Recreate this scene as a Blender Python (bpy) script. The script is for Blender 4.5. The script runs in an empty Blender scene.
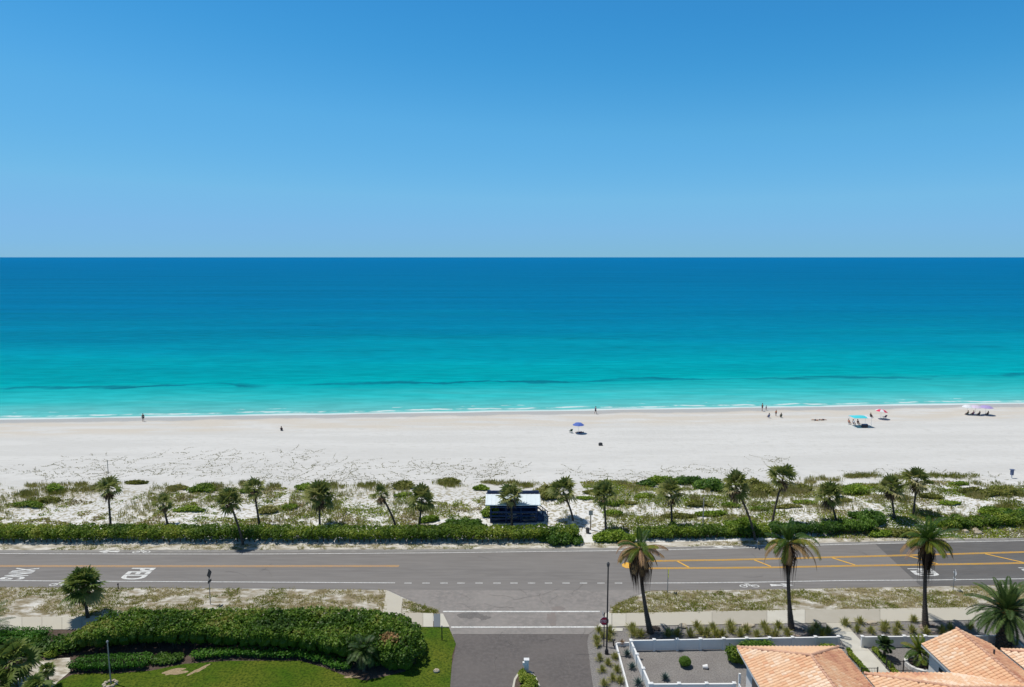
import bpy, math, random
import numpy as np
from mathutils import Vector

sc = bpy.context.scene
COL = sc.collection
PI = math.pi
R = math.radians

# ------------------------------------------------------------------ camera, sky, sun, exposure
H = 34.0
PITCH = R(7.22)
F = 1024 * 24.0 / 36.0
cam_d = bpy.data.cameras.new('camera'); cam = bpy.data.objects.new('camera', cam_d); COL.objects.link(cam)
cam.location = (0, 0, H); cam.rotation_euler = (PI/2 - PITCH, 0, 0)
cam_d.lens = 24; cam_d.sensor_width = 36; cam_d.clip_end = 200000; cam_d.clip_start = 0.5
sc.camera = cam

SUN_EL = R(70)
SUN_TO = Vector((-math.cos(SUN_EL)*0.96, math.cos(SUN_EL)*0.28, math.sin(SUN_EL)))   # direction towards the sun
w = bpy.data.worlds.new('World'); sc.world = w; w.use_nodes = True
wn = w.node_tree
bg = wn.nodes['Background']
sky = wn.nodes.new('ShaderNodeTexSky'); sky.sky_type = 'NISHITA'; sky.sun_disc = False
sky.sun_elevation = SUN_EL
sky.sun_rotation = math.atan2(SUN_TO.x, SUN_TO.y)
sky.altitude = 0; sky.air_density = 1.0; sky.dust_density = 0.0; sky.ozone_density = 6.0
sc_ = wn.nodes.new('ShaderNodeSeparateColor'); cc_ = wn.nodes.new('ShaderNodeCombineColor')      # colour response of the camera to the sky
wn.links.new(sky.outputs[0], sc_.inputs[0])
for k_, (mul, pw_) in enumerate(((0.38, 1.13), (0.645, 0.63), (1.12, 0.78))):
    a_ = wn.nodes.new('ShaderNodeMath'); a_.operation = 'MULTIPLY'; a_.inputs[1].default_value = 0.1; wn.links.new(sc_.outputs[k_], a_.inputs[0])
    b_ = wn.nodes.new('ShaderNodeMath'); b_.operation = 'POWER'; b_.inputs[1].default_value = pw_; wn.links.new(a_.outputs[0], b_.inputs[0])
    c_ = wn.nodes.new('ShaderNodeMath'); c_.operation = 'MULTIPLY'; c_.inputs[1].default_value = mul; wn.links.new(b_.outputs[0], c_.inputs[0])
    out_ = c_.outputs[0]
    if True:
        fc_ = wn.nodes.new('ShaderNodeFloatCurve'); cv_ = fc_.mapping.curves[0]
        pts_ = [((0, 0), (.042, .041), (.050, .056), (.069, .107), (.125, .185), (.19, .215), (.25, .225), (1, .5)), ((0, 0), (.275, .275), (.30, .319), (.352, .413), (.445, .495), (.515, .49), (1, .7)), ((0, 0), (.63, .63), (.78, .775), (.84, .80), (.95, .815), (1, .82))][k_]
        cv_.points[0].location = pts_[0]; cv_.points[1].location = pts_[-1]
        for q_ in pts_[1:-1]: cv_.points.new(*q_)
        for q_ in cv_.points: q_.handle_type = 'VECTOR'
        fc_.mapping.update(); wn.links.new(out_, fc_.inputs[1]); out_ = fc_.outputs[0]
    e_ = wn.nodes.new('ShaderNodeMath'); e_.operation = 'MULTIPLY'; e_.inputs[1].default_value = 10; wn.links.new(out_, e_.inputs[0])
    wn.links.new(e_.outputs[0], cc_.inputs[k_])
tc_ = wn.nodes.new('ShaderNodeTexCoord'); sx_ = wn.nodes.new('ShaderNodeSeparateXYZ'); wn.links.new(tc_.outputs['Generated'], sx_.inputs[0])
mr_ = wn.nodes.new('ShaderNodeMapRange'); mr_.inputs[1].default_value = 0.36; mr_.inputs[2].default_value = 0.6; wn.links.new(sx_.outputs[2], mr_.inputs[0])
hz_ = wn.nodes.new('ShaderNodeHueSaturation'); hz_.inputs['Saturation'].default_value = 0.75; hz_.inputs['Value'].default_value = 0.50; wn.links.new(sky.outputs[0], hz_.inputs['Color'])
mx_ = wn.nodes.new('ShaderNodeMix'); mx_.data_type = 'RGBA'; wn.links.new(mr_.outputs[0], mx_.inputs[0]); wn.links.new(cc_.outputs[0], mx_.inputs[6]); wn.links.new(hz_.outputs[0], mx_.inputs[7])
wn.links.new(mx_.outputs[2], bg.inputs[0])
bg.inputs[1].default_value = 0.1
sl = bpy.data.lights.new('sun', 'SUN'); sl.energy = 3.8; sl.angle = R(0.53); sl.color = (1.0, 0.955, 0.88)
so = bpy.data.objects.new('sun', sl); COL.objects.link(so)
so.rotation_euler = SUN_TO.to_track_quat('Z', 'Y').to_euler(); so.location = (-40, 20, 90)
vs = sc.view_settings
vs.view_transform = 'Standard'; vs.look = 'None'; vs.gamma = 1; vs.exposure = 0.0
sc.cycles.max_bounces = 6; sc.cycles.diffuse_bounces = 3; sc.cycles.transparent_max_bounces = 6
sc.cycles.use_denoising = True

# ------------------------------------------------------------------ helpers
def g(px, py, z=0.0):
    dx = (px-512)/F; dy = (343.5-py)/F
    d = Vector((dx, math.cos(PITCH)+dy*math.sin(PITCH), -math.sin(PITCH)+dy*math.cos(PITCH)))
    t = (z-H)/d.z
    return Vector((d.x*t, d.y*t, z))
def lift(px, py, Y):
    dx = (px-512)/F; dy = (343.5-py)/F
    d = Vector((dx, math.cos(PITCH)+dy*math.sin(PITCH), -math.sin(PITCH)+dy*math.cos(PITCH)))
    t = Y/d.y
    return Vector((d.x*t, Y, H+d.z*t))

def h2(ix, iy, seed):
    n = (ix.astype(np.int64)*374761393 + iy.astype(np.int64)*668265263 + seed*982451653) & 0x7fffffff
    n = ((n ^ (n >> 13))*1274126177) & 0x7fffffff
    return ((n ^ (n >> 16)) & 0xffff)/65535.0
def vn(x, y, s, seed=0):
    x = np.asarray(x, float)/s; y = np.asarray(y, float)/s
    ix = np.floor(x); iy = np.floor(y); fx = x-ix; fy = y-iy
    fx = fx*fx*(3-2*fx); fy = fy*fy*(3-2*fy)
    a = h2(ix, iy, seed); b = h2(ix+1, iy, seed); c = h2(ix, iy+1, seed); d = h2(ix+1, iy+1, seed)
    return (a*(1-fx)+b*fx)*(1-fy)+(c*(1-fx)+d*fx)*fy
def fbm(x, y, s, seed=0):
    return (vn(x, y, s, seed)+0.5*vn(x, y, s/2, seed+1)+0.25*vn(x, y, s/4, seed+2))/1.75
def sstep(a, b, x):
    t = np.clip((x-a)/(b-a), 0, 1); return t*t*(3-2*t)
def shoreY(x): return 149.0+0.07*x
def hgt(x, y):
    x = np.asarray(x, float); y = np.asarray(y, float)
    dune = sstep(79.5, 84, y)*(1-sstep(100, 112, y))
    n = fbm(x, y*1.3, 7.0, 5)
    z = dune*(0.15+0.9*(n-0.35)) + dune*0.12*vn(x, y, 1.6, 9)
    z = z + dune*0.5*np.exp(-((y-93)/5.0)**2)
    d = y-shoreY(x)
    z = z - 0.4*sstep(-28, 0, d) - 2.5*sstep(0, 25, d)
    return z

class MB:
    def __init__(s): s.v = []; s.f = []; s.t = []; s.n = 0
    def add(s, verts, faces, tint=0.5):
        verts = np.asarray(verts, float).reshape(-1, 3)
        s.v.append(verts)
        for f in faces: s.f.append([i+s.n for i in f])
        if np.isscalar(tint): s.t += [tint]*len(faces)
        else: s.t += list(tint)
        s.n += len(verts); return s
    def quads(s, V, tint):                       # V: (n,4,3)
        n = len(V)
        if n == 0: return s
        s.v.append(V.reshape(-1, 3))
        idx = (np.arange(n*4).reshape(-1, 4)+s.n).tolist()
        s.f += idx
        s.t += (np.full(n, tint) if np.isscalar(tint) else np.asarray(tint)).tolist()
        s.n += n*4; return s
    def box(s, c, d, rz=0.0, tint=0.5):
        hx, hy, hz = d[0]/2, d[1]/2, d[2]/2
        P = np.array([[x, y, z] for z in (-hz, hz) for y in (-hy, hy) for x in (-hx, hx)])
        ca, sa = math.cos(rz), math.sin(rz)
        P = np.stack([P[:, 0]*ca-P[:, 1]*sa, P[:, 0]*sa+P[:, 1]*ca, P[:, 2]], 1)+np.array(c)
        return s.add(P, [(0, 2, 3, 1), (4, 5, 7, 6), (0, 1, 5, 4), (2, 6, 7, 3), (0, 4, 6, 2), (1, 3, 7, 5)], tint)
    def beam(s, a, b, wd, ht, tint=0.5):         # box along a->b
        a = Vector(a); b = Vector(b); d = (b-a).normalized()
        side = d.cross(Vector((0, 0, 1)));
        if side.length < 1e-3: side = Vector((1, 0, 0))
        side.normalize(); up = side.cross(d)
        P = []
        for p in (a, b):
            for u in (-1, 1):
                for q in (-1, 1): P.append(p+side*q*wd/2+up*u*ht/2)
        return s.add([tuple(p) for p in P], [(0, 1, 3, 2), (4, 6, 7, 5), (0, 4, 5, 1), (2, 3, 7, 6), (0, 2, 6, 4), (1, 5, 7, 3)], tint)
    def tube(s, pts, rad, sides=8, tint=0.5, cap=True):
        pts = [Vector(p) for p in pts]
        if np.isscalar(rad): rad = [rad]*len(pts)
        V = []; ref = Vector((0.13, 1, 0.07)).normalized()
        for i, p in enumerate(pts):
            d = (pts[min(i+1, len(pts)-1)]-pts[max(i-1, 0)]).normalized()
            if abs(d.dot(ref)) > 0.95: ref = Vector((1, 0.1, 0)).normalized()
            a = d.cross(ref).normalized(); b = d.cross(a)
            for k in range(sides):
                th = 2*PI*k/sides
                V.append(p+(a*math.cos(th)+b*math.sin(th))*rad[i])
        Fc = []
        for i in range(len(pts)-1):
            for k in range(sides):
                k2 = (k+1) % sides
                Fc.append((i*sides+k, i*sides+k2, (i+1)*sides+k2, (i+1)*sides+k))
        if cap:
            Fc.append(tuple(range(sides-1, -1, -1))); Fc.append(tuple(range((len(pts)-1)*sides, len(pts)*sides)))
        return s.add([tuple(p) for p in V], Fc, tint)
    def ball(s, c, r, nu=10, nv=7, tint=0.5, jit=0.0, rnd=None):
        r = (r, r, r) if np.isscalar(r) else r
        V = [(c[0], c[1], c[2]-r[2])]
        for j in range(1, nv):
            ph = -PI/2+PI*j/nv
            for i in range(nu):
                th = 2*PI*i/nu
                q = 1+(rnd.uniform(-jit, jit) if rnd else 0)
                V.append((c[0]+r[0]*q*math.cos(ph)*math.cos(th), c[1]+r[1]*q*math.cos(ph)*math.sin(th), c[2]+r[2]*q*math.sin(ph)))
        V.append((c[0], c[1], c[2]+r[2])); L = len(V)-1; Fc = []
        for i in range(nu):
            i2 = (i+1) % nu
            Fc.append((0, 1+i2, 1+i)); Fc.append((L, 1+(nv-2)*nu+i, 1+(nv-2)*nu+i2))
            for j in range(nv-2): Fc.append((1+j*nu+i, 1+j*nu+i2, 1+(j+1)*nu+i2, 1+(j+1)*nu+i))
        return s.add(V, Fc, tint)
    def prism(s, pts, z0, z1, tint=0.5):
        n = len(pts)
        ar = sum(pts[i][0]*pts[(i+1) % n][1]-pts[(i+1) % n][0]*pts[i][1] for i in range(n))
        if ar < 0: pts = pts[::-1]
        V = [(p[0], p[1], z0) for p in pts]+[(p[0], p[1], z1) for p in pts]
        Fc = [tuple(range(n-1, -1, -1)), tuple(range(n, 2*n))]+[(i, (i+1) % n, n+(i+1) % n, n+i) for i in range(n)]
        return s.add(V, Fc, tint)
    def build(s, name, mat, parent=None, smooth=False, loc=None):
        V = np.concatenate(s.v) if s.v else np.zeros((0, 3))
        if loc is not None: V = V-np.array(loc)
        me = bpy.data.meshes.new(name)
        me.from_pydata(V.tolist(), [], s.f)
        at = me.attributes.new('tint', 'FLOAT', 'FACE')
        if len(s.t) == len(me.polygons): at.data.foreach_set('value', np.array(s.t, dtype=np.float32))
        if mat: me.materials.append(mat)
        if smooth: me.polygons.foreach_set('use_smooth', [True]*len(me.polygons))
        me.update()
        o = bpy.data.objects.new(name, me); COL.objects.link(o)
        if parent: o.parent = parent
        elif loc is not None: o.location = loc
        return o

def tag(o, label=None, cat=None, group=None, kind=None):
    if label: o['label'] = label
    if cat: o['category'] = cat
    if group: o['group'] = group
    if kind: o['kind'] = kind
    return o
def empty(name, loc, label, cat, group=None):
    o = bpy.data.objects.new(name, None); COL.objects.link(o)
    o.location = loc; o.empty_display_size = 0.3
    return tag(o, label, cat, group)

# ------------------------------------------------------------------ materials
def mat(name, col, rough=0.8, var=None, scale=1.0, tint=None, bump=0.0, bscale=None, spec=0.3, transl=0.0, metal=0.0, var2=None, scale2=None, stretch=None):
    m = bpy.data.materials.new(name); m.use_nodes = True
    nt = m.node_tree; N = nt.nodes; L = nt.links
    b = N['Principled BSDF']
    b.inputs['Roughness'].default_value = rough
    b.inputs['Specular IOR Level'].default_value = spec
    b.inputs['Metallic'].default_value = metal
    geo = N.new('ShaderNodeNewGeometry'); vec = geo.outputs['Position']
    if stretch:
        mp = N.new('ShaderNodeMapping'); mp.inputs['Scale'].default_value = stretch
        L.new(vec, mp.inputs['Vector']); vec = mp.outputs[0]
    def rgb(c): n = N.new('ShaderNodeRGB'); n.outputs[0].default_value = (*c, 1); return n.outputs[0]
    cur = rgb(col)
    def mix(fac, a, c):
        x = N.new('ShaderNodeMix'); x.data_type = 'RGBA'
        L.new(fac, x.inputs[0]); L.new(a, x.inputs[6]); L.new(c, x.inputs[7]); return x.outputs[2]
    def noise(s, det=5, r=0.6, lo=0.35, hi=0.65, top=1.0):
        n = N.new('ShaderNodeTexNoise'); n.inputs['Scale'].default_value = s; n.inputs['Detail'].default_value = det
        n.inputs['Roughness'].default_value = r
        L.new(vec, n.inputs['Vector'])
        mr = N.new('ShaderNodeMapRange'); mr.inputs[1].default_value = lo; mr.inputs[2].default_value = hi; mr.inputs[4].default_value = top
        L.new(n.outputs[0], mr.inputs[0]); return mr.outputs[0]
    if tint:
        a = N.new('ShaderNodeAttribute'); a.attribute_name = 'tint'
        rp = N.new('ShaderNodeValToRGB'); e = rp.color_ramp.elements
        for i, c in enumerate(tint):
            p = i/(len(tint)-1)
            if i == 0: el = e[0]
            elif i == len(tint)-1: el = e[len(e)-1]
            else: el = e.new(p)
            el.position = p; el.color = (*c, 1)
        L.new(a.outputs['Fac'], rp.inputs[0]); cur = rp.outputs[0]
    if var: cur = mix(noise(scale), cur, rgb(var))
    if var2: cur = mix(noise(scale2 or scale*8, lo=0.42, hi=0.68, top=0.45 if tint else 1.0), cur, rgb(var2))
    L.new(cur, b.inputs['Base Color'])
    if bump:
        n = N.new('ShaderNodeTexNoise'); n.inputs['Scale'].default_value = bscale or scale*4; n.inputs['Detail'].default_value = 4
        L.new(vec, n.inputs['Vector'])
        bp = N.new('ShaderNodeBump'); bp.inputs['Strength'].default_value = bump; bp.inputs['Distance'].default_value = 0.1
        L.new(n.outputs[0], bp.inputs['Height']); L.new(bp.outputs[0], b.inputs['Normal'])
    if transl:
        t = N.new('ShaderNodeBsdfTranslucent'); L.new(cur, t.inputs[0])
        ms = N.new('ShaderNodeMixShader'); ms.inputs[0].default_value = transl
        L.new(b.outputs[0], ms.inputs[1]); L.new(t.outputs[0], ms.inputs[2])
        L.new(ms.outputs[0], N['Material Output'].inputs[0])
    m['noise_fn'] = 1
    return m

M = {}
M['asphalt'] = mat('asphalt', (0.20, 0.188, 0.178), 0.85, var=(0.172, 0.162, 0.155), scale=0.35, var2=(0.215, 0.203, 0.193), scale2=2.2, bump=0.2, bscale=25, stretch=(0.12, 1.0, 1.0))
M['asphalt_apron'] = mat('asphalt_apron', (0.25, 0.233, 0.218), 0.85, var=(0.195, 0.183, 0.173), scale=0.3, var2=(0.275, 0.25, 0.235), scale2=2, bump=0.15, bscale=25)
M['asphalt_dark'] = mat('asphalt_dark', (0.135, 0.121, 0.115), 0.9, var=(0.105, 0.095, 0.092), scale=0.22, var2=(0.148, 0.134, 0.128), scale2=3, bump=0.1, bscale=30)
M['asphalt_new'] = mat('asphalt_new', (0.12, 0.112, 0.106), 0.9, var=(0.15, 0.147, 0.145), scale=0.3, var2=(0.11, 0.108, 0.107), scale2=4, bump=0.3, bscale=30, stretch=(0.15, 1, 1))
M['shoulder'] = mat('shoulder', (0.24, 0.235, 0.23), 0.9, var=(0.19, 0.185, 0.18), scale=0.4, var2=(0.3, 0.29, 0.27), scale2=5, stretch=(0.3, 1, 1))
M['white_paint'] = mat('white_paint', (0.72, 0.72, 0.70), 0.6, var2=(0.45, 0.45, 0.44), var=(0.66, 0.66, 0.64), scale=1.2, scale2=5)
M['yellow_paint'] = mat('yellow_paint', (0.82, 0.46, 0.02), 0.6, var=(0.80, 0.40, 0.04), scale=0.6, var2=(0.55, 0.36, 0.16), scale2=7)
M['yellow_faded'] = mat('yellow_faded', (0.62, 0.36, 0.13), 0.7, var=(0.55, 0.33, 0.17), scale=0.5, var2=(0.42, 0.3, 0.2), scale2=7)
M['concrete'] = mat('concrete', (0.5, 0.47, 0.4), 0.85, tint=[(0.29, 0.265, 0.225), (0.38, 0.35, 0.29), (0.48, 0.45, 0.375), (0.58, 0.565, 0.50)], var2=(0.45, 0.42, 0.36), scale2=0.9, bump=0.05, bscale=30)
M['tactile'] = mat('tactile_strip', (0.14, 0.16, 0.18), 0.7)
M['gravel'] = mat('gravel', (0.25, 0.235, 0.225), 0.9, var=(0.30, 0.285, 0.27), scale=0.5, var2=(0.15, 0.14, 0.135), scale2=9, bump=0.8, bscale=18)
M['mulch'] = mat('mulch', (0.09, 0.06, 0.045), 0.95, var=(0.16, 0.12, 0.10), scale=0.8, var2=(0.06, 0.045, 0.035), scale2=8, bump=0.8, bscale=12)
M['lawn'] = mat('lawn_grass', (0.065, 0.135, 0.008), 0.9, var=(0.14, 0.17, 0.018), scale=0.25, var2=(0.025, 0.055, 0.005), scale2=5, bump=0.9, bscale=22, spec=0.1)
M['soil'] = mat('bare_soil', (0.33, 0.25, 0.16), 0.95, var=(0.4, 0.31, 0.2), scale=2, var2=(0.2, 0.16, 0.08), scale2=9)
M['verge'] = mat('sandy_verge', (0.30, 0.25, 0.17), 0.95, var=(0.18, 0.15, 0.08), scale=1.2, var2=(0.66, 0.64, 0.59), scale2=1.3, bump=0.8, bscale=10, stretch=(0.5, 1.0, 1.0))
M['strip'] = mat('sand_strip', (0.5, 0.46, 0.38), 0.95, var=(0.70, 0.68, 0.64), scale=0.9, var2=(0.22, 0.19, 0.12), scale2=1.6, bump=0.6, bscale=10, stretch=(0.4, 1.0, 1.0))
M['vinyl'] = mat('white_vinyl', (0.80, 0.80, 0.79), 0.5, var=(0.75, 0.75, 0.74), scale=1.2)
M['stucco'] = mat('white_stucco', (0.74, 0.73, 0.71), 0.85, var=(0.68, 0.67, 0.65), scale=1.5, bump=0.1, bscale=30)
TC = [(0.50, 0.22, 0.14), (0.62, 0.31, 0.19), (0.72, 0.39, 0.23), (0.77, 0.47, 0.28), (0.80, 0.54, 0.35), (0.86, 0.68, 0.52)]
M['tile'] = mat('terracotta_tile', (0.6, 0.3, 0.2), 0.75, tint=TC, var2=(0.60, 0.36, 0.22), scale2=4)
M['tile_bed'] = mat('roof_underlay', (0.28, 0.13, 0.08), 0.9)
M['cap'] = mat('ridge_tile', (0.68, 0.42, 0.29), 0.8, var=(0.5, 0.28, 0.19), scale=3)
M['black_metal'] = mat('black_metal', (0.02, 0.02, 0.024), 0.5, var=(0.03, 0.03, 0.033), scale=3)
M['grey_metal'] = mat('grey_metal', (0.33, 0.34, 0.35), 0.5, var=(0.27, 0.28, 0.29), scale=3, metal=0.3)
M['dark_sign'] = mat('dark_sign_back', (0.07, 0.07, 0.075), 0.5, var=(0.05, 0.05, 0.055), scale=3)
M['white_metal'] = mat('white_metal', (0.75, 0.76, 0.78), 0.5, var=(0.68, 0.69, 0.7), scale=3)
M['lime'] = mat('lime_sign', (0.60, 0.68, 0.02), 0.5, var=(0.66, 0.66, 0.03), scale=3)
M['stop_red'] = mat('stop_red', (0.42, 0.02, 0.045), 0.5, var=(0.38, 0.02, 0.05), scale=3)
M['navy'] = mat('navy_wood', (0.02, 0.035, 0.09), 0.7, var=(0.028, 0.05, 0.12), scale=3, bump=0.1)
M['blue_wood'] = mat('blue_boards', (0.025, 0.07, 0.19), 0.7, var=(0.02, 0.05, 0.14), scale=4)
M['shelter_roof'] = mat('pale_metal_roof', (0.72, 0.80, 0.84), 0.5, var=(0.66, 0.75, 0.8), scale=1, spec=0.4)
M['wood'] = mat('weathered_wood', (0.36, 0.27, 0.17), 0.9, var=(0.28, 0.22, 0.15), scale=3)
M['grey_wood'] = mat('pale_wood', (0.48, 0.45, 0.40), 0.9, var=(0.38, 0.35, 0.3), scale=3)
M['bark'] = mat('palm_bark', (0.10, 0.078, 0.062), 0.95, var=(0.06, 0.046, 0.037), scale=3, var2=(0.15, 0.12, 0.095), scale2=10, bump=0.8, bscale=12)
M['twig'] = mat('twig', (0.12, 0.085, 0.055), 0.95, var=(0.06, 0.045, 0.035), scale=4)
def foliage(name, cols, tr=0.33, rough=0.55, spec=0.35): return mat(name, cols[0], rough, tint=cols, transl=tr, spec=spec)
M['fan'] = foliage('fan_palm_leaf', [(0.08, 0.11, 0.02), (0.16, 0.20, 0.045), (0.29, 0.30, 0.09), (0.45, 0.40, 0.2)], tr=0.42)
M['fan_near'] = foliage('sabal_leaf', [(0.06, 0.10, 0.018), (0.13, 0.19, 0.035), (0.22, 0.27, 0.06), (0.36, 0.35, 0.14)], tr=0.38)
M['dead'] = foliage('dead_frond', [(0.06, 0.042, 0.03), (0.14, 0.095, 0.06), (0.27, 0.19, 0.11), (0.42, 0.32, 0.21)], tr=0.15, rough=0.9, spec=0.1)
M['dead_dark'] = foliage('dark_dead_frond', [(0.025, 0.018, 0.014), (0.05, 0.034, 0.025), (0.10, 0.065, 0.04), (0.17, 0.11, 0.06)], tr=0.05, rough=0.9, spec=0.1)
M['tan_dead'] = foliage('dry_frond', [(0.14, 0.085, 0.04), (0.26, 0.16, 0.07), (0.42, 0.27, 0.12), (0.36, 0.22, 0.16)], tr=0.15, rough=0.9, spec=0.1)
M['coco'] = foliage('coconut_frond', [(0.02, 0.055, 0.006), (0.045, 0.10, 0.010), (0.11, 0.17, 0.018), (0.30, 0.25, 0.03)], tr=0.25)
M['date'] = foliage('date_frond', [(0.03, 0.06, 0.014), (0.055, 0.10, 0.022), (0.085, 0.14, 0.03), (0.16, 0.21, 0.06)], tr=0.15)
M['orange_fruit'] = mat('orange_fruit_stalk', (0.45, 0.17, 0.03), 0.8, tint=[(0.3, 0.12, 0.03), (0.5, 0.22, 0.05), (0.42, 0.25, 0.08)])
M['grape'] = foliage('seagrape_leaf', [(0.035, 0.085, 0.006), (0.065, 0.14, 0.009), (0.11, 0.21, 0.014), (0.18, 0.28, 0.03), (0.28, 0.29, 0.06)])
M['hedge'] = foliage('road_hedge_leaf', [(0.07, 0.14, 0.010), (0.14, 0.22, 0.018), (0.23, 0.31, 0.028), (0.35, 0.38, 0.06)])
M['shrub'] = foliage('bright_shrub_leaf', [(0.10, 0.17, 0.012), (0.17, 0.27, 0.018), (0.25, 0.36, 0.028), (0.33, 0.42, 0.06)])
M['dkshrub'] = foliage('dark_shrub_leaf', [(0.04, 0.10, 0.012), (0.075, 0.16, 0.016), (0.115, 0.22, 0.022), (0.17, 0.28, 0.035)])
M['olive'] = foliage('olive_shrub_leaf', [(0.12, 0.13, 0.022), (0.20, 0.215, 0.035), (0.28, 0.29, 0.055), (0.38, 0.35, 0.13)])
M['lowhedge'] = foliage('low_hedge_leaf', [(0.035, 0.12, 0.008), (0.06, 0.18, 0.012), (0.09, 0.24, 0.016), (0.13, 0.29, 0.025)])
M['tuft'] = foliage('fountain_grass', [(0.16, 0.20, 0.02), (0.26, 0.28, 0.045), (0.38, 0.36, 0.10), (0.52, 0.45, 0.22)], tr=0.35, rough=0.8)
M['agave'] = foliage('agave_leaf', [(0.05, 0.09, 0.085), (0.08, 0.13, 0.12), (0.12, 0.18, 0.16)], tr=0.05)
M['dunegrass'] = foliage('dune_grass', [(0.17, 0.21, 0.03), (0.28, 0.29, 0.07), (0.40, 0.36, 0.15), (0.55, 0.47, 0.27)], tr=0.4, rough=0.9, spec=0.1)
M['cover'] = foliage('dune_ground_cover', [(0.09, 0.15, 0.010), (0.17, 0.25, 0.018), (0.25, 0.32, 0.03), (0.32, 0.33, 0.07), (0.30, 0.24, 0.13)], tr=0.25, rough=0.8, spec=0.15)
M['vine'] = foliage('beach_vine', [(0.12, 0.13, 0.045), (0.18, 0.18, 0.08), (0.24, 0.21, 0.13)], tr=0.1, rough=0.9, spec=0.1)
M['rock'] = mat('pale_rock', (0.5, 0.45, 0.36), 0.9, var=(0.38, 0.31, 0.22), scale=3, bump=0.5, bscale=8)
M['stone_ring'] = mat('stone_ring', (0.42, 0.33, 0.28), 0.9, var=(0.3, 0.24, 0.2), scale=5)
M['skin'] = mat('skin', (0.42, 0.24, 0.16), 0.6, var=(0.38, 0.21, 0.14), scale=4)
M['hair'] = mat('hair', (0.04, 0.025, 0.018), 0.8)
def plain(name, c, r=0.7): return mat(name, c, r, var=tuple(x*0.85 for x in c), scale=5)
M['cl_dark'] = plain('dark_cloth', (0.03, 0.035, 0.05)); M['cl_blue'] = plain('blue_cloth', (0.08, 0.14, 0.28))
M['cl_orange'] = plain('orange_cloth', (0.7, 0.2, 0.08)); M['cl_teal'] = plain('teal_canopy', (0.08, 0.62, 0.70))
M['cl_white'] = plain('white_cloth', (0.75, 0.77, 0.8)); M['cl_red'] = plain('red_cloth', (0.7, 0.05, 0.12))
M['cl_umb'] = plain('blue_umbrella_cloth', (0.09, 0.16, 0.50)); M['cl_lav'] = plain('lavender_cloth', (0.42, 0.34, 0.62))
M['cl_lilac'] = plain('pale_lilac_cloth', (0.66, 0.58, 0.72)); M['cl_green'] = plain('dark_green_cloth', (0.03, 0.08, 0.05))
M['cl_purple'] = plain('plum_cloth', (0.13, 0.05, 0.14)); M['bin_blue'] = plain('blue_plastic', (0.12, 0.15, 0.26))

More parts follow.
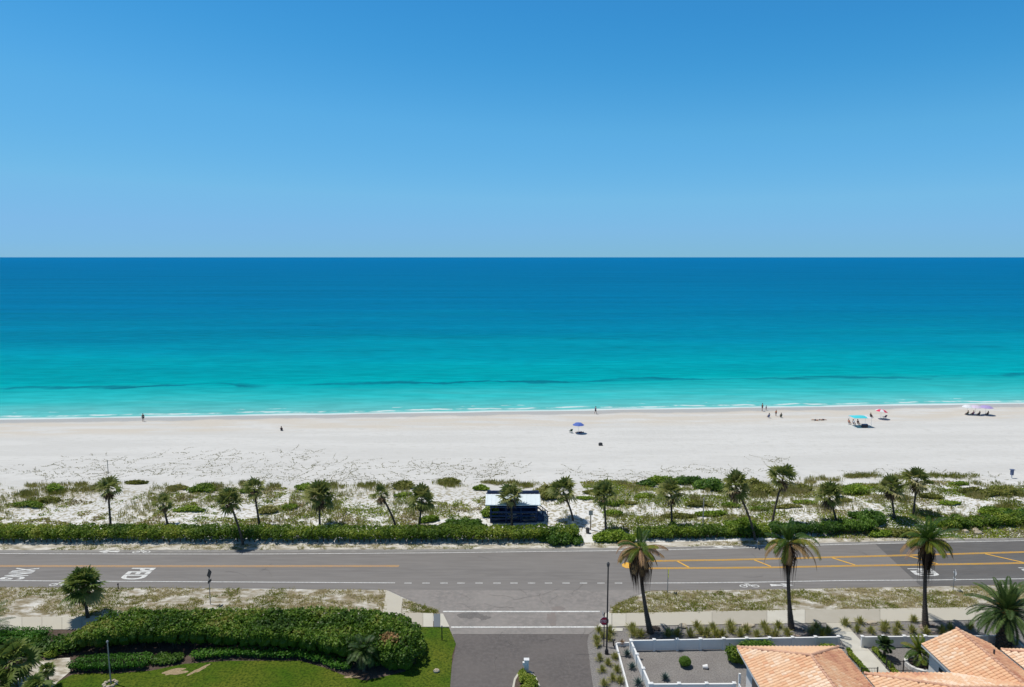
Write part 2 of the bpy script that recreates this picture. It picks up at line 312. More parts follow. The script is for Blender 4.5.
# sand: beach, wet band at the water line, litter in the dune band
def sand_mat():
    m = bpy.data.materials.new('white_sand'); m.use_nodes = True
    nt = m.node_tree; N = nt.nodes; L = nt.links; b = N['Principled BSDF']
    b.inputs['Roughness'].default_value = 0.95; b.inputs['Specular IOR Level'].default_value = 0.1
    geo = N.new('ShaderNodeNewGeometry'); sep = N.new('ShaderNodeSeparateXYZ'); L.new(geo.outputs['Position'], sep.inputs[0])
    def math_(op, a, c=None, d=None):
        n = N.new('ShaderNodeMath'); n.operation = op
        for i, v in enumerate((a, c, d)):
            if v is None: continue
            if isinstance(v, (int, float)): n.inputs[i].default_value = v
            else: L.new(v, n.inputs[i])
        return n.outputs[0]
    def mr(v, a, c, lo=0, hi=1):
        n = N.new('ShaderNodeMapRange'); n.interpolation_type = 'SMOOTHSTEP'
        L.new(v, n.inputs[0]); n.inputs[1].default_value = a; n.inputs[2].default_value = c; n.inputs[3].default_value = lo; n.inputs[4].default_value = hi
        return n.outputs[0]
    def noise(s, st=(1, 1, 1), det=5):
        mp = N.new('ShaderNodeMapping'); mp.inputs['Scale'].default_value = st; L.new(geo.outputs['Position'], mp.inputs[0])
        n = N.new('ShaderNodeTexNoise'); n.inputs['Scale'].default_value = s; n.inputs['Detail'].default_value = det
        L.new(mp.outputs[0], n.inputs[0]); return n.outputs[0]
    def mix(f, a, c):
        x = N.new('ShaderNodeMix'); x.data_type = 'RGBA'
        if isinstance(f, float): x.inputs[0].default_value = f
        else: L.new(f, x.inputs[0])
        for k, v in ((6, a), (7, c)):
            if isinstance(v, tuple): x.inputs[k].default_value = (*v, 1)
            else: L.new(v, x.inputs[k])
        return x.outputs[2]
    d = math_('SUBTRACT', math_('SUBTRACT', sep.outputs[1], math_('MULTIPLY', sep.outputs[0], 0.07)), 149.0)
    c = mix(mr(noise(0.5, (0.06, 0.5, 1)), 0.38, 0.64), (0.60, 0.595, 0.575), (0.555, 0.55, 0.53))
    c = mix(mr(noise(1.6, (0.3, 1, 1)), 0.5, 0.72), c, (0.53, 0.525, 0.50))
    # foredune sand is whiter, drier
    fd = math_('MULTIPLY', mr(d, -62, -52, 1, 0), 1.0)
    c = mix(fd, c, (0.70, 0.70, 0.69))
    # beige shelly band above the swash, a wet strip at the edge
    shell = math_('MULTIPLY', mr(d, -17, -11), mr(noise(0.35, (0.2, 1, 1)), 0.35, 0.6))
    c = mix(shell, c, (0.56, 0.52, 0.46))
    wob = math_('MULTIPLY', math_('SUBTRACT', noise(0.12, (1, 0.3, 1), 3), 0.5), 5.0)
    wet = mr(math_('ADD', d, wob), -3.4, -1.6)
    c = mix(wet, c, (0.44, 0.42, 0.385))
    # litter and roots between the dune plants
    band = math_('MULTIPLY', mr(sep.outputs[1], 79, 82), mr(sep.outputs[1], 97, 93.5, 0, 1))
    lit = math_('MULTIPLY', band, mr(noise(2.6, (0.8, 1.0, 1), 9), 0.48, 0.60))
    c = mix(math_('MULTIPLY', lit, 0.85), c, (0.30, 0.27, 0.17))
    L.new(c, b.inputs['Base Color'])
    rg = mr(wet, 0, 1, 0.95, 0.35); L.new(rg, b.inputs['Roughness'])
    bp = N.new('ShaderNodeBump'); bp.inputs['Strength'].default_value = 0.45; bp.inputs['Distance'].default_value = 0.25
    L.new(noise(1.3, (1, 1, 1), 6), bp.inputs['Height']); L.new(bp.outputs[0], b.inputs['Normal'])
    return m
M['sand'] = sand_mat()

def sea_mat():
    m = bpy.data.materials.new('sea_water'); m.use_nodes = True
    nt = m.node_tree; N = nt.nodes; L = nt.links; b = N['Principled BSDF']
    geo = N.new('ShaderNodeNewGeometry'); sep = N.new('ShaderNodeSeparateXYZ'); L.new(geo.outputs['Position'], sep.inputs[0])
    def math_(op, a, c=None, d=None):
        n = N.new('ShaderNodeMath'); n.operation = op
        for i, v in enumerate((a, c, d)):
            if v is None: continue
            if isinstance(v, (int, float)): n.inputs[i].default_value = v
            else: L.new(v, n.inputs[i])
        return n.outputs[0]
    def mr(v, a, c, lo=0, hi=1):
        n = N.new('ShaderNodeMapRange'); n.interpolation_type = 'SMOOTHSTEP'
        L.new(v, n.inputs[0]); n.inputs[1].default_value = a; n.inputs[2].default_value = c; n.inputs[3].default_value = lo; n.inputs[4].default_value = hi
        return n.outputs[0]
    def noise(s, st=(1, 1, 1), det=5, r=0.6):
        mp = N.new('ShaderNodeMapping'); mp.inputs['Scale'].default_value = st; L.new(geo.outputs['Position'], mp.inputs[0])
        n = N.new('ShaderNodeTexNoise'); n.inputs['Scale'].default_value = s; n.inputs['Detail'].default_value = det; n.inputs['Roughness'].default_value = r
        L.new(mp.outputs[0], n.inputs[0]); return n.outputs[0]
    def mix(f, a, c):
        x = N.new('ShaderNodeMix'); x.data_type = 'RGBA'
        L.new(f, x.inputs[0])
        for k, v in ((6, a), (7, c)):
            if isinstance(v, tuple): x.inputs[k].default_value = (*v, 1)
            else: L.new(v, x.inputs[k])
        return x.outputs[2]
    d = math_('SUBTRACT', math_('SUBTRACT', sep.outputs[1], math_('MULTIPLY', sep.outputs[0], 0.07)), 149.0)
    w1 = math_('SUBTRACT', noise(0.02, (0.35, 1, 1), 5), 0.5)
    dd = math_('MAXIMUM', math_('MULTIPLY', d, math_('ADD', 1.0, math_('MULTIPLY', w1, 1.1))), 0.0)
    # log of distance offshore stands for depth
    lg = math_('DIVIDE', math_('LOGARITHM', math_('ADD', dd, 6.0), 10.0), 4.0)
    rp = N.new('ShaderNodeValToRGB'); L.new(lg, rp.inputs[0])
    stops = SEA
    e = rp.color_ramp.elements
    for i, (dist, c) in enumerate(stops):
        p = math.log10(dist+6.0)/4.0
        if i == 0: el = e[0]
        elif i == len(stops)-1: el = e[len(e)-1]
        else: el = e.new(p)
        el.position = p; el.color = (*c, 1)
    c = rp.outputs[0]
    # seagrass in the trough behind the bar, soft patches further out
    w2 = math_('MULTIPLY', math_('SUBTRACT', noise(0.03, (1, 0.2, 1), 5), 0.5), 20.0)
    dl = math_('ABSOLUTE', math_('SUBTRACT', math_('ADD', d, w2), 38.0))
    thick = math_('MULTIPLY', mr(noise(0.04, (1, 0.4, 1), 6), 0.34, 0.66), 4.0)
    line = math_('SUBTRACT', 1.0, math_('MINIMUM', math_('DIVIDE', dl, math_('ADD', thick, 0.4)), 1.0))
    line = mr(line, 0.0, 0.7)
    c = mix(math_('MULTIPLY', math_('MULTIPLY', line, 0.85), mr(noise(0.05, (0.5, 1, 1), 6), 0.34, 0.56)), c, (0.003, 0.15, 0.215))
    pt = math_('MULTIPLY', mr(noise(0.045, (0.3, 1.2, 1), 6), 0.55, 0.72), mr(d, 25, 60))
    c = mix(math_('MULTIPLY', pt, 0.30), c, (0.002, 0.11, 0.19))
    sandy = math_('MULTIPLY', mr(noise(0.06, (0.25, 1.5, 1), 6), 0.45, 0.7), mr(d, 34, 8))
    c = mix(math_('MULTIPLY', sandy, 0.5), c, (0.12, 0.46, 0.47))
    rip = math_('MULTIPLY', mr(noise(0.35, (0.3, 1.2, 1), 6), 0.3, 0.7, 0.88, 1.12), mr(noise(0.02, (0.12, 1.4, 1), 7), 0.3, 0.7, 0.90, 1.09))
    hv = N.new('ShaderNodeHueSaturation'); L.new(rip, hv.inputs['Value']); L.new(c, hv.inputs['Color']); c = hv.outputs[0]
    # foam: swash edge and two small breaking lines
    def foamline(off, amp, wid, seed_s, lo, hi):
        ww = math_('MULTIPLY', math_('SUBTRACT', noise(seed_s, (1, 0.15, 1), 4), 0.5), amp)
        q = math_('ABSOLUTE', math_('SUBTRACT', math_('ADD', d, ww), off))
        l = mr(q, 0.0, wid, 1, 0)
        return math_('MULTIPLY', l, mr(noise(0.11+seed_s, (1, 0.5, 1), 5), lo, hi))
    f = math_('MAXIMUM', foamline(1.3, 3.4, 2.0, 0.05, 0.10, 0.40), foamline(4.2, 5.0, 1.1, 0.07, 0.38, 0.60))
    f = math_('MAXIMUM', f, math_('MULTIPLY', foamline(7.5, 4.0, 0.55, 0.09, 0.56, 0.66), 0.6))
    c = mix(math_('MULTIPLY', f, 0.8), c, (0.74, 0.77, 0.77))
    L.new(c, b.inputs['Base Color'])
    b.inputs['Roughness'].default_value = 0.35; b.inputs['IOR'].default_value = 1.33
    b.inputs['Specular IOR Level'].default_value = 0.02
    bp = N.new('ShaderNodeBump'); bp.inputs['Strength'].default_value = 0.5; bp.inputs['Distance'].default_value = 0.4
    nn = math_('ADD', noise(0.5, (0.4, 1, 1), 6), math_('MULTIPLY', noise(0.08, (0.3, 1, 1), 3), 2.0))
    L.new(nn, bp.inputs['Height']); L.new(bp.outputs[0], b.inputs['Normal'])
    df = N.new('ShaderNodeBsdfDiffuse'); L.new(c, df.inputs[0]); L.new(bp.outputs[0], df.inputs['Normal'])
    ms = N.new('ShaderNodeMixShader'); ms.inputs[0].default_value = 0.22; L.new(df.outputs[0], ms.inputs[1]); L.new(b.outputs[0], ms.inputs[2]); L.new(ms.outputs[0], N['Material Output'].inputs[0])
    return m
SEA = [(0, (0.13, 0.47, 0.46)), (7, (0.10, 0.47, 0.48)), (18, (0.028, 0.405, 0.425)), (40, (0.0005, 0.345, 0.385)), (85, (0.0002, 0.26, 0.34)),
       (170, (0.0002, 0.19, 0.315)), (360, (0.0002, 0.155, 0.31)), (900, (0.0002, 0.14, 0.30)), (3000, (0.0002, 0.14, 0.325)), (9900, (0.0002, 0.15, 0.36))]
M['sea'] = sea_mat()

# ------------------------------------------------------------------ ground, sea, road
def grid(xs, ys, fn):
    X, Y = np.meshgrid(xs, ys); Z = fn(X, Y)
    V = np.stack([X.ravel(), Y.ravel(), Z.ravel()], 1); nx = len(xs)
    Fc = [(j*nx+i, j*nx+i+1, (j+1)*nx+i+1, (j+1)*nx+i) for j in range(len(ys)-1) for i in range(nx-1)]
    return V, Fc
xs = np.concatenate([[-60000, -5000, -800, -300, -200], np.arange(-150, 150.1, 0.6), [200, 300, 800, 5000, 60000]])
ys = np.concatenate([[-2000, -200, 0, 30, 60, 74, 78], np.arange(79, 116, 0.45), np.arange(116, 190, 2.0), [220, 400]])
V, Fc = grid(xs, ys, hgt)
gr = MB().add(V, Fc).build('ground', M['sand'], smooth=True); tag(gr, kind='structure')
xs = np.concatenate([[-80000, -20000, -6000, -2000, -800], np.arange(-400, 401, 50), [800, 2000, 6000, 20000, 80000]])
ys = np.concatenate([[125], np.arange(130, 400, 30), [500, 700, 1000, 2000, 4000, 8000, 16000, 40000, 90000]])
V, Fc = grid(xs, ys, lambda x, y: x*0-0.42)
tag(MB().add(V, Fc).build('water', M['sea']), kind='structure')

def gp(pts, z=0.0): return [g(p[0], p[1]) for p in pts]
def sheet(name, pts, z, m, thick=None, kind='structure', world=False):
    P = pts if world else gp(pts)
    b = MB()
    if thick: b.prism([(p[0], p[1]) for p in P], z-thick, z)
    else:
        n = len(P); ar = sum(P[i][0]*P[(i+1) % n][1]-P[(i+1) % n][0]*P[i][1] for i in range(n))
        if ar < 0: P = P[::-1]
        b.add([(p[0], p[1], z) for p in P], [tuple(range(n))])
    return tag(b.build(name, m), kind=kind)
def ext(pts, far=90):
    P = gp(pts); a = P[0]-P[1]; a.normalize(); c = P[-1]-P[-2]; c.normalize()
    return [P[0]+Vector((-1, 0.0, 0))*far]+P+[P[-1]+c*far]
FAR = [(0, 550.3), (130, 550.2), (260, 550), (400, 549.6), (500, 549), (620, 548.2), (730, 546), (840, 542.6), (930, 540.2), (1024, 537.6)]
NEAR = [(0, 587.5), (130, 588), (260, 588.6), (388, 590.2), (520, 591), (646, 590.8), (740, 590), (850, 588), (930, 586.6), (1024, 584.6)]
def lerp_line(L_, x):
    for (x0, y0), (x1, y1) in zip(L_[:-1], L_[1:]):
        if x <= x1: return y0+(y1-y0)*(x-x0)/(x1-x0)
    return L_[-1][1]
def strip(b, pts, wpx=None, wm=0.12, z=0.06, tint=0.5, world=False, dash=None):
    P = pts if world else gp(pts)
    n = len(P); lft = []; rgt = []
    for i in range(n):
        d = (P[min(i+1, n-1)]-P[max(i-1, 0)]).normalized(); nrm = Vector((-d.y, d.x, 0))
        lft.append(P[i]+nrm*wm/2); rgt.append(P[i]-nrm*wm/2)
    for i in range(n-1):
        q = [rgt[i], rgt[i+1], lft[i+1], lft[i]]
        b.add([(p.x, p.y, z) for p in q], [(0, 1, 2, 3)], tint)
fa = ext(FAR); ne = ext(NEAR)
b = MB()
n = len(fa)
b.add([(p.x, p.y, 0.03) for p in ne]+[(p.x, p.y, 0.03) for p in fa], [(i, i+1, n+i+1, n+i) for i in range(n-1)])
tag(b.build('road', M['asphalt']), kind='structure')
# resurfaced darker carriageway at the right
sheet('road_resurfacing', [(873, 541.9), (930, 540.5), (1024, 538.2), (1120, 535.4), (1120, 582), (1024, 584.2), (930, 586.2), (921, 586.4)], 0.036, M['asphalt_new'])
# pale worn shoulder on the sea side
b = MB(); P = [p-Vector((0, 0.35, 0)) for p in fa]; strip(b, P, wm=0.7, z=0.040, world=True); tag(b.build('road_shoulder', M['shoulder']), kind='structure')
# intersection apron, dark driveway
sheet('road_junction', [(384, 589.6), (450, 590.4), (520, 590.7), (652, 590.4), (628, 599), (611, 608.5), (597, 628), (589, 634.5), (452, 634.5), (449, 627), (439, 612.5), (404, 598), (388, 590.6)], 0.035, M['asphalt_apron'])
sheet('driveway', [(452, 634), (589, 634), (587, 642), (590, 665), (593, 687), (600, 760), (446, 760), (450, 687), (452, 665), (456, 645)], 0.022, M['asphalt_dark'])
M['stain'] = mat('oil_stain', (0.15, 0.14, 0.135), 0.8, var=(0.185, 0.175, 0.165), scale=1.5, var2=(0.13, 0.12, 0.115), scale2=5)
M['patch_asphalt'] = mat('asphalt_patch', (0.225, 0.195, 0.178), 0.85, var=(0.20, 0.18, 0.17), scale=1.5)
def blob_sheet(name, cx, cy, rx, ry, z, m, seed, k_=60):
    c = g(cx, cy); rd = random.Random(seed); ph = [rd.uniform(0, 6.28) for _ in range(8)]; P = []
    for k in range(k_):
        a = 2*PI*k/k_; r_ = 1+sum(math.sin(a*(j+2)+ph[j])*0.16/(1+j*0.3) for j in range(8)); P.append(Vector((c.x+rx*r_*math.cos(a), c.y+ry*r_*math.sin(a), 0)))
    sheet(name, P, z, m, world=True)
blob_sheet('oil_stain', 471, 615.5, 1.05, 0.75, 0.040, M['stain'], 3); blob_sheet('oil_stain', 484, 618, 0.5, 0.45, 0.0405, M['stain'], 4)
blob_sheet('asphalt_patch', 559, 610, 0.7, 0.6, 0.040, M['patch_asphalt'], 5); blob_sheet('asphalt_patch', 552, 619, 0.5, 1.1, 0.0405, M['patch_asphalt'], 6)
rdc = random.Random(31); b = MB()
for k in range(26):                                  # hairline cracks and sealed joints
    y0_ = rdc.choice((557, 560, 572, 577, 595, 600, 604, 641, 655, 670)); x0_ = rdc.uniform(455, 585) if y0_ > 590 else rdc.uniform(-20, 1040); q = g(x0_, y0_); P = [q.copy()]; a = rdc.choice((0.05, 1.5, 1.6, -0.1, 0.8))
    for _ in range(rdc.randint(6, 16)): a += rdc.uniform(-.35, .35); P.append(P[-1]+Vector((math.cos(a), math.sin(a), 0))*0.22)
    for p_, q_ in zip(P[:-1], P[1:]):
        d_ = (q_-p_).normalized(); n_ = Vector((-d_.y, d_.x, 0))*0.018
        b.add([(p_.x-n_.x, p_.y-n_.y, 0.0465), (q_.x-n_.x, q_.y-n_.y, 0.0465), (q_.x+n_.x, q_.y+n_.y, 0.0465), (p_.x+n_.x, p_.y+n_.y, 0.0465)], [(0, 1, 2, 3)])
tag(b.build('road_cracks', M['stain']), kind='structure')
# ground surfaces
sheet('junction_verge', [(400, 596), (402.5, 598), (430, 607.5), (441, 613), (441, 616), (398, 616)], 0.012, M['verge'])
sheet('sand_strip', [(-250, 552), (0, 551), (500, 549.6), (730, 546.6), (1024, 538.4), (1250, 533), (1250, 526), (1024, 530), (730, 541), (500, 543.5), (0, 544), (-250, 545)], 0.012, M['strip'])
lv = [(-300, 586), (0, 587), (388, 590), (384, 613), (300, 616), (0, 619), (-300, 620)]
sheet('left_verge', lv, 0.014, M['verge'])
rv = [(646, 590.3), (740, 589.6), (850, 587.6), (1024, 584.2), (1250, 579), (1250, 604), (1024, 609), (800, 612), (609, 614.5), (609.5, 608), (626, 600)]
sheet('right_verge', rv, 0.012, M['verge'])
sheet('planting_ground', [(-300, 618), (0, 618), (412, 613), (449, 627), (456, 644), (452, 687), (446, 800), (-500, 800)], 0.008, M['mulch'])
sheet('gravel', [(560, 634), (597, 627.5), (610, 613), (1250, 603), (1500, 800), (560, 800)], 0.010, M['gravel'])
sheet('lawn', [(408, 627), (449, 627.8), (456, 644), (452.4, 655), (450, 690), (446, 800), (-20, 800), (52, 687), (60, 681), (72, 675), (92, 673.5), (110, 674), (150, 671), (185, 664), (230, 661), (300, 661), (325, 668), (345, 676), (365, 681), (405, 672), (420, 655), (415, 640)], 0.026, M['lawn'])
def patch(cx, cy, rx, ry, rot, z, m, seed, name='bare_patch'):
    c = g(cx, cy); rd = random.Random(seed); ph = [rd.uniform(0, 6.28) for _ in range(6)]; P = []
    for k in range(48):
        a = 2*PI*k/48; r_ = 1+sum(math.sin(a*(j+2)+ph[j])*0.22/(1+j*0.5) for j in range(6)); x, y = rx*r_*math.cos(a), ry*r_*math.sin(a)
        P.append(Vector((c.x+x*math.cos(rot)-y*math.sin(rot), c.y+x*math.sin(rot)+y*math.cos(rot), 0)))
    sheet(name, P, z, m, world=True)
patch(175, 672, 0.95, 0.42, 0.35, 0.032, M['soil'], 5); patch(199, 670, 0.75, 0.25, 0.9, 0.032, M['soil'], 8); 
sheet('garden_path', [(38, 662), (50, 659), (70, 658), (71, 664), (70, 672), (58, 682), (50, 690), (-10, 760), (-140, 760), (-10, 690), (20, 672)], 0.030, M['strip'])
patch(352, 677, 0.5, 0.2, 0.1, 0.031, M['soil'], 3)

# sidewalks: slabs with a tint each
def slabs(name, top, bot, cuts, tints, z=0.07):
    b = MB()
    for (x0, x1), t in zip(zip(cuts[:-1], cuts[1:]), tints):
        q = [g(x0, lerp_line(bot, x0)), g(x1, lerp_line(bot, x1)), g(x1, lerp_line(top, x1)), g(x0, lerp_line(top, x0))]
        ax = (q[1]-q[0]).normalized()*0.012
        q[0] += ax; q[3] += ax; q[1] -= ax; q[2] -= ax
        b.prism([(p.x, p.y) for p in q], -0.05, z, t)
    return tag(b.build(name, M['concrete']), kind='structure')
rs = random.Random(4)
lt = [(-400, 619), (0, 617.6), (90, 617), (383, 612.4), (441, 614.2)]; lb = [(-400, 633), (0, 630.5), (90, 629.8), (383, 627.4), (441, 627.4)]
cuts = list(range(-380, 0, 22))+[0, 22, 42, 62, 82, 104, 126, 148, 170, 192, 214, 236, 258, 280, 302, 324, 346, 366, 383, 402, 423, 433.3]
slabs('left_sidewalk', lt, lb, cuts, [0.62+0.14*rs.random() for _ in cuts[:-3]]+[0.5, 0.85])
b = MB(); q = gp([(440.3, 614.2), (443, 614.2), (449.6, 627.4), (440.3, 627.4)]); b.prism([(p.x, p.y) for p in q], -0.05, 0.07, 0.85)
q = gp([(386.4, 590.6), (402.8, 598.4), (400.9, 613.9), (383, 612.3)]); b.prism([(p.x, p.y) for p in q], -0.05, 0.068, 0.7)
tag(b.build('kerb_ramp', M['concrete']), kind='structure')
q = gp([(433.7, 614.2), (440.1, 614.2), (440.1, 627.4), (433.7, 627.4)]); b = MB(); b.prism([(p.x, p.y) for p in q], -0.05, 0.066)
tag(b.build('tactile_paving', M['tactile']), kind='structure')
rt = [(604, 614.0), (640, 613.4), (790, 610.5), (925, 608.6), (1024, 607), (1300, 602)]; rb = [(604, 627.6), (640, 626.2), (790, 624), (925, 621.6), (1024, 619.4), (1300, 613)]
cuts = [612, 626, 712, 767, 805, 880, 975, 1040, 1080, 1120, 1160, 1200, 1260]
slabs('right_sidewalk', rt, rb, cuts, [0.75, 0.62, 0.40, 0.86, 0.38, 0.66, 0.5, 0.6, 0.5, 0.6, 0.5, 0.6])
b = MB(); q = gp([(606, 613.6), (611.6, 613.6), (611.6, 627.4), (597.5, 628)]); b.prism([(p.x, p.y) for p in q], -0.05, 0.07, 0.85)
q = gp([(612, 628.4), (623, 628.6), (622.5, 631.6), (611, 631.4)]); b.prism([(p.x, p.y) for p in q], -0.05, 0.06, 0.95)
tag(b.build('kerb_ramp', M['concrete']), kind='structure')
# concrete walk from the sidewalk through the fence
X0, X1 = g(838.5, 640).x, g(862, 640).x
pa = [(g(819, 618.6).x, g(819, 618.6).y+0.3), (X0+0.1, 55.5), (X0+0.1, 44), (X1-0.15, 44), (X1-0.15, 55.5), (g(845, 618.6).x-0.5, g(845, 618.6).y+0.3)]
b = MB(); yv = [61.6, 58.6, 55.6, 52.6, 49.6, 46.6, 43.6]
for i in range(6): b.prism([(X0+0.15, yv[i]-0.02), (X1-0.2, yv[i]-0.02), (X1-0.2, yv[i+1]), (X0+0.15, yv[i+1])], -0.05, 0.055, [0.7, 0.95, 0.98, 0.93, 0.99, 0.9][i])
tag(b.build('garden_walk', M['concrete']), kind='structure')

# painted markings
b = MB(); ZM = 0.05
WN = [(0, 581), (130, 581.8), (260, 582.5), (395, 583.3)]
P = ext(WN)[:-1]; strip(b, P, wm=0.14, z=ZM, world=True)
for cx in (408, 426, 444, 461, 479, 497, 514, 531.5, 548.5, 566, 583.5, 601, 618.5): strip(b, [(cx-3.7, 583.5), (cx+3.7, 583.5)], wm=0.14, z=ZM)
P = ext([(643, 583.5), (700, 583.2), (760, 582.5), (840, 581), (930, 580.4), (1024, 579.2)])[1:]; strip(b, P, wm=0.14, z=ZM, world=True)
P = ext([(0, 553.9), (130, 554.4), (260, 554.4), (440, 553.2), (530, 552), (640, 550.8), (740, 548.4), (829, 545.2), (930, 542.8), (1024, 541)]); strip(b, P, wm=0.14, z=ZM+0.002, world=True)
strip(b, [(443, 611.9), (530, 612), (600, 611.9)], wm=0.22, z=ZM)
strip(b, [(451, 627.6), (530, 627.6), (598, 627.4)], wm=0.22, z=ZM)
# worn bike-lane symbols on the shoulders
def arrow(cx, cy, dx=1):
    p = g(cx, cy)
    for q in ([(-1.3, -0.25), (0.2, -0.06), (0.2, 0.06), (-1.3, 0.25)], [(-0.2, -0.35), (0.3, -0.35), (1.1, 0), (0.3, 0.35), (-0.2, 0.35), (0.2, 0)]):
        b.add([(p.x+dx*x, p.y+y, ZM) for x, y in (q if dx > 0 else q[::-1])], [tuple(range(len(q)))])
def bike(cx, cy):
    p = g(cx, cy)
    for sx in (-0.6, 0.6):
        for k in range(12):
            a0, a1 = 2*PI*k/12, 2*PI*(k+1)/12
            b.add([(p.x+sx+r_*math.cos(a)*1.1, p.y-0.12+r_*math.sin(a)*0.8, ZM) for a, r_ in ((a0, 0.27), (a0, 0.4), (a1, 0.4), (a1, 0.27))], [(0, 1, 2, 3)])
    for s_ in ([(-0.6, -0.12), (-0.1, 0.25)], [(-0.1, 0.25), (0.6, -0.12)], [(-0.35, 0.35), (0.1, 0.35)], [(-0.1, 0.25), (0.1, -0.15)]):
        strip(b, [Vector((p.x+s_[0][0], p.y+s_[0][1], 0)), Vector((p.x+s_[1][0], p.y+s_[1][1], 0))], wm=0.13, z=ZM+0.002, world=True)
bike(60, 584.5); bike(749, 585.9); arrow(783, 585.6); arrow(108, 551.8, -1); bike(142, 551.9)
arrow(722, 546.6+0.6, -1); arrow(758, 545.8, -1)
tag(b.build('white_road_marking', M['white_paint']), kind='structure')
b = MB()
P = ext([(0, 566.4), (130, 566.6), (260, 566.6), (399, 566.4)])[:-1]
strip(b, [p+Vector((0, 0.14, 0)) for p in P], wm=0.14, z=ZM, world=True); strip(b, [p-Vector((0, 0.14, 0)) for p in P], wm=0.14, z=ZM, world=True)
tag(b.build('faded_yellow_road_marking', M['yellow_faded']), kind='structure')
b = MB()
T_ = [(646, 561.4), (720, 560.4), (795, 558.6), (870, 556.6), (930, 555.0), (1024, 552.4)]; B_ = [(629, 568.8), (700, 568.4), (770, 567.8), (840, 566.4), (930, 565.0), (1024, 563.4)]
for L_ in (T_, B_):
    P = ext(L_)[1:]
    for o in (0.11, -0.11): strip(b, [p+Vector((0, o, 0)) for p in P], wm=0.12, z=ZM, world=True)
for (a, c) in (((677, 561.4), (689, 567.8)), ((754, 560.2), (771, 566.9)), ((832, 558.2), (855, 565.4)), ((908, 556.2), (938, 564.2)), ((985, 554.2), (1024, 563)), ((1062, 552), (1108, 561))):
    strip(b, [a, c], wm=0.22, z=ZM+0.004)
q = gp([(621.8, 565), (625, 562.8), (634, 562.4), (633, 568.6), (626, 568.6), (622.5, 567)]); b.add([(p.x, p.y, ZM+0.006) for p in q[::-1]], [tuple(range(len(q)))])
tag(b.build('yellow_road_marking', M['yellow_paint']), kind='structure')

def text_mesh(txt, m, name, off=0.012):
    cu = bpy.data.curves.new('t', 'FONT'); cu.body = txt; cu.size = 1; cu.offset = off; cu.align_x = 'CENTER'; cu.align_y = 'CENTER'
    o = bpy.data.objects.new('t', cu); COL.objects.link(o)
    dg = bpy.context.evaluated_depsgraph_get(); dg.update()
    me = bpy.data.meshes.new_from_object(o.evaluated_get(dg)); bpy.data.objects.remove(o)
    me.name = name; me.materials.clear(); me.materials.append(m)
    V = np.zeros(len(me.vertices)*3); me.vertices.foreach_get('co', V); V = V.reshape(-1, 3)
    V[:, :2] -= (V[:, :2].max(0)+V[:, :2].min(0))/2; V[:, :2] /= (V[:, :2].max(0)-V[:, :2].min(0))
    return me, V
def road_word(txt, px0, px1, pt, pb):              # letters' tops point +X (driving direction), reading towards the viewer
    me, V = text_mesh(txt, M['white_paint'], 'lane_word', 0.03)
    yt = g((px0+px1)/2, pt).y; yb = g((px0+px1)/2, pb).y
    c = g((px0+px1)/2, (pt+pb)/2); Wm = yt-yb; pm = g(px1, pt).x-g(px0, pb).x
    sh = g(px0+10, pt).x-g(px0+10, pb).x
    Lm = 2.6
    X = V[:, 0].copy(); Y = V[:, 1].copy()
    V[:, 0] = c.x+Y*Lm; V[:, 1] = (yt+yb)/2-X*Wm; V[:, 2] = ZM+0.004
    me.vertices.foreach_set('co', V.ravel()); me.update()
    o = bpy.data.objects.new('lane_word', me); COL.objects.link(o); tag(o, kind='structure')
road_word('PED', 122, 153, 568.3, 580)
road_word('XING', 2, 37, 568.3, 580)
road_word('PED', 905, 943, 568.8, 576.5)
road_word('XING', 1012, 1060, 567.8, 576)

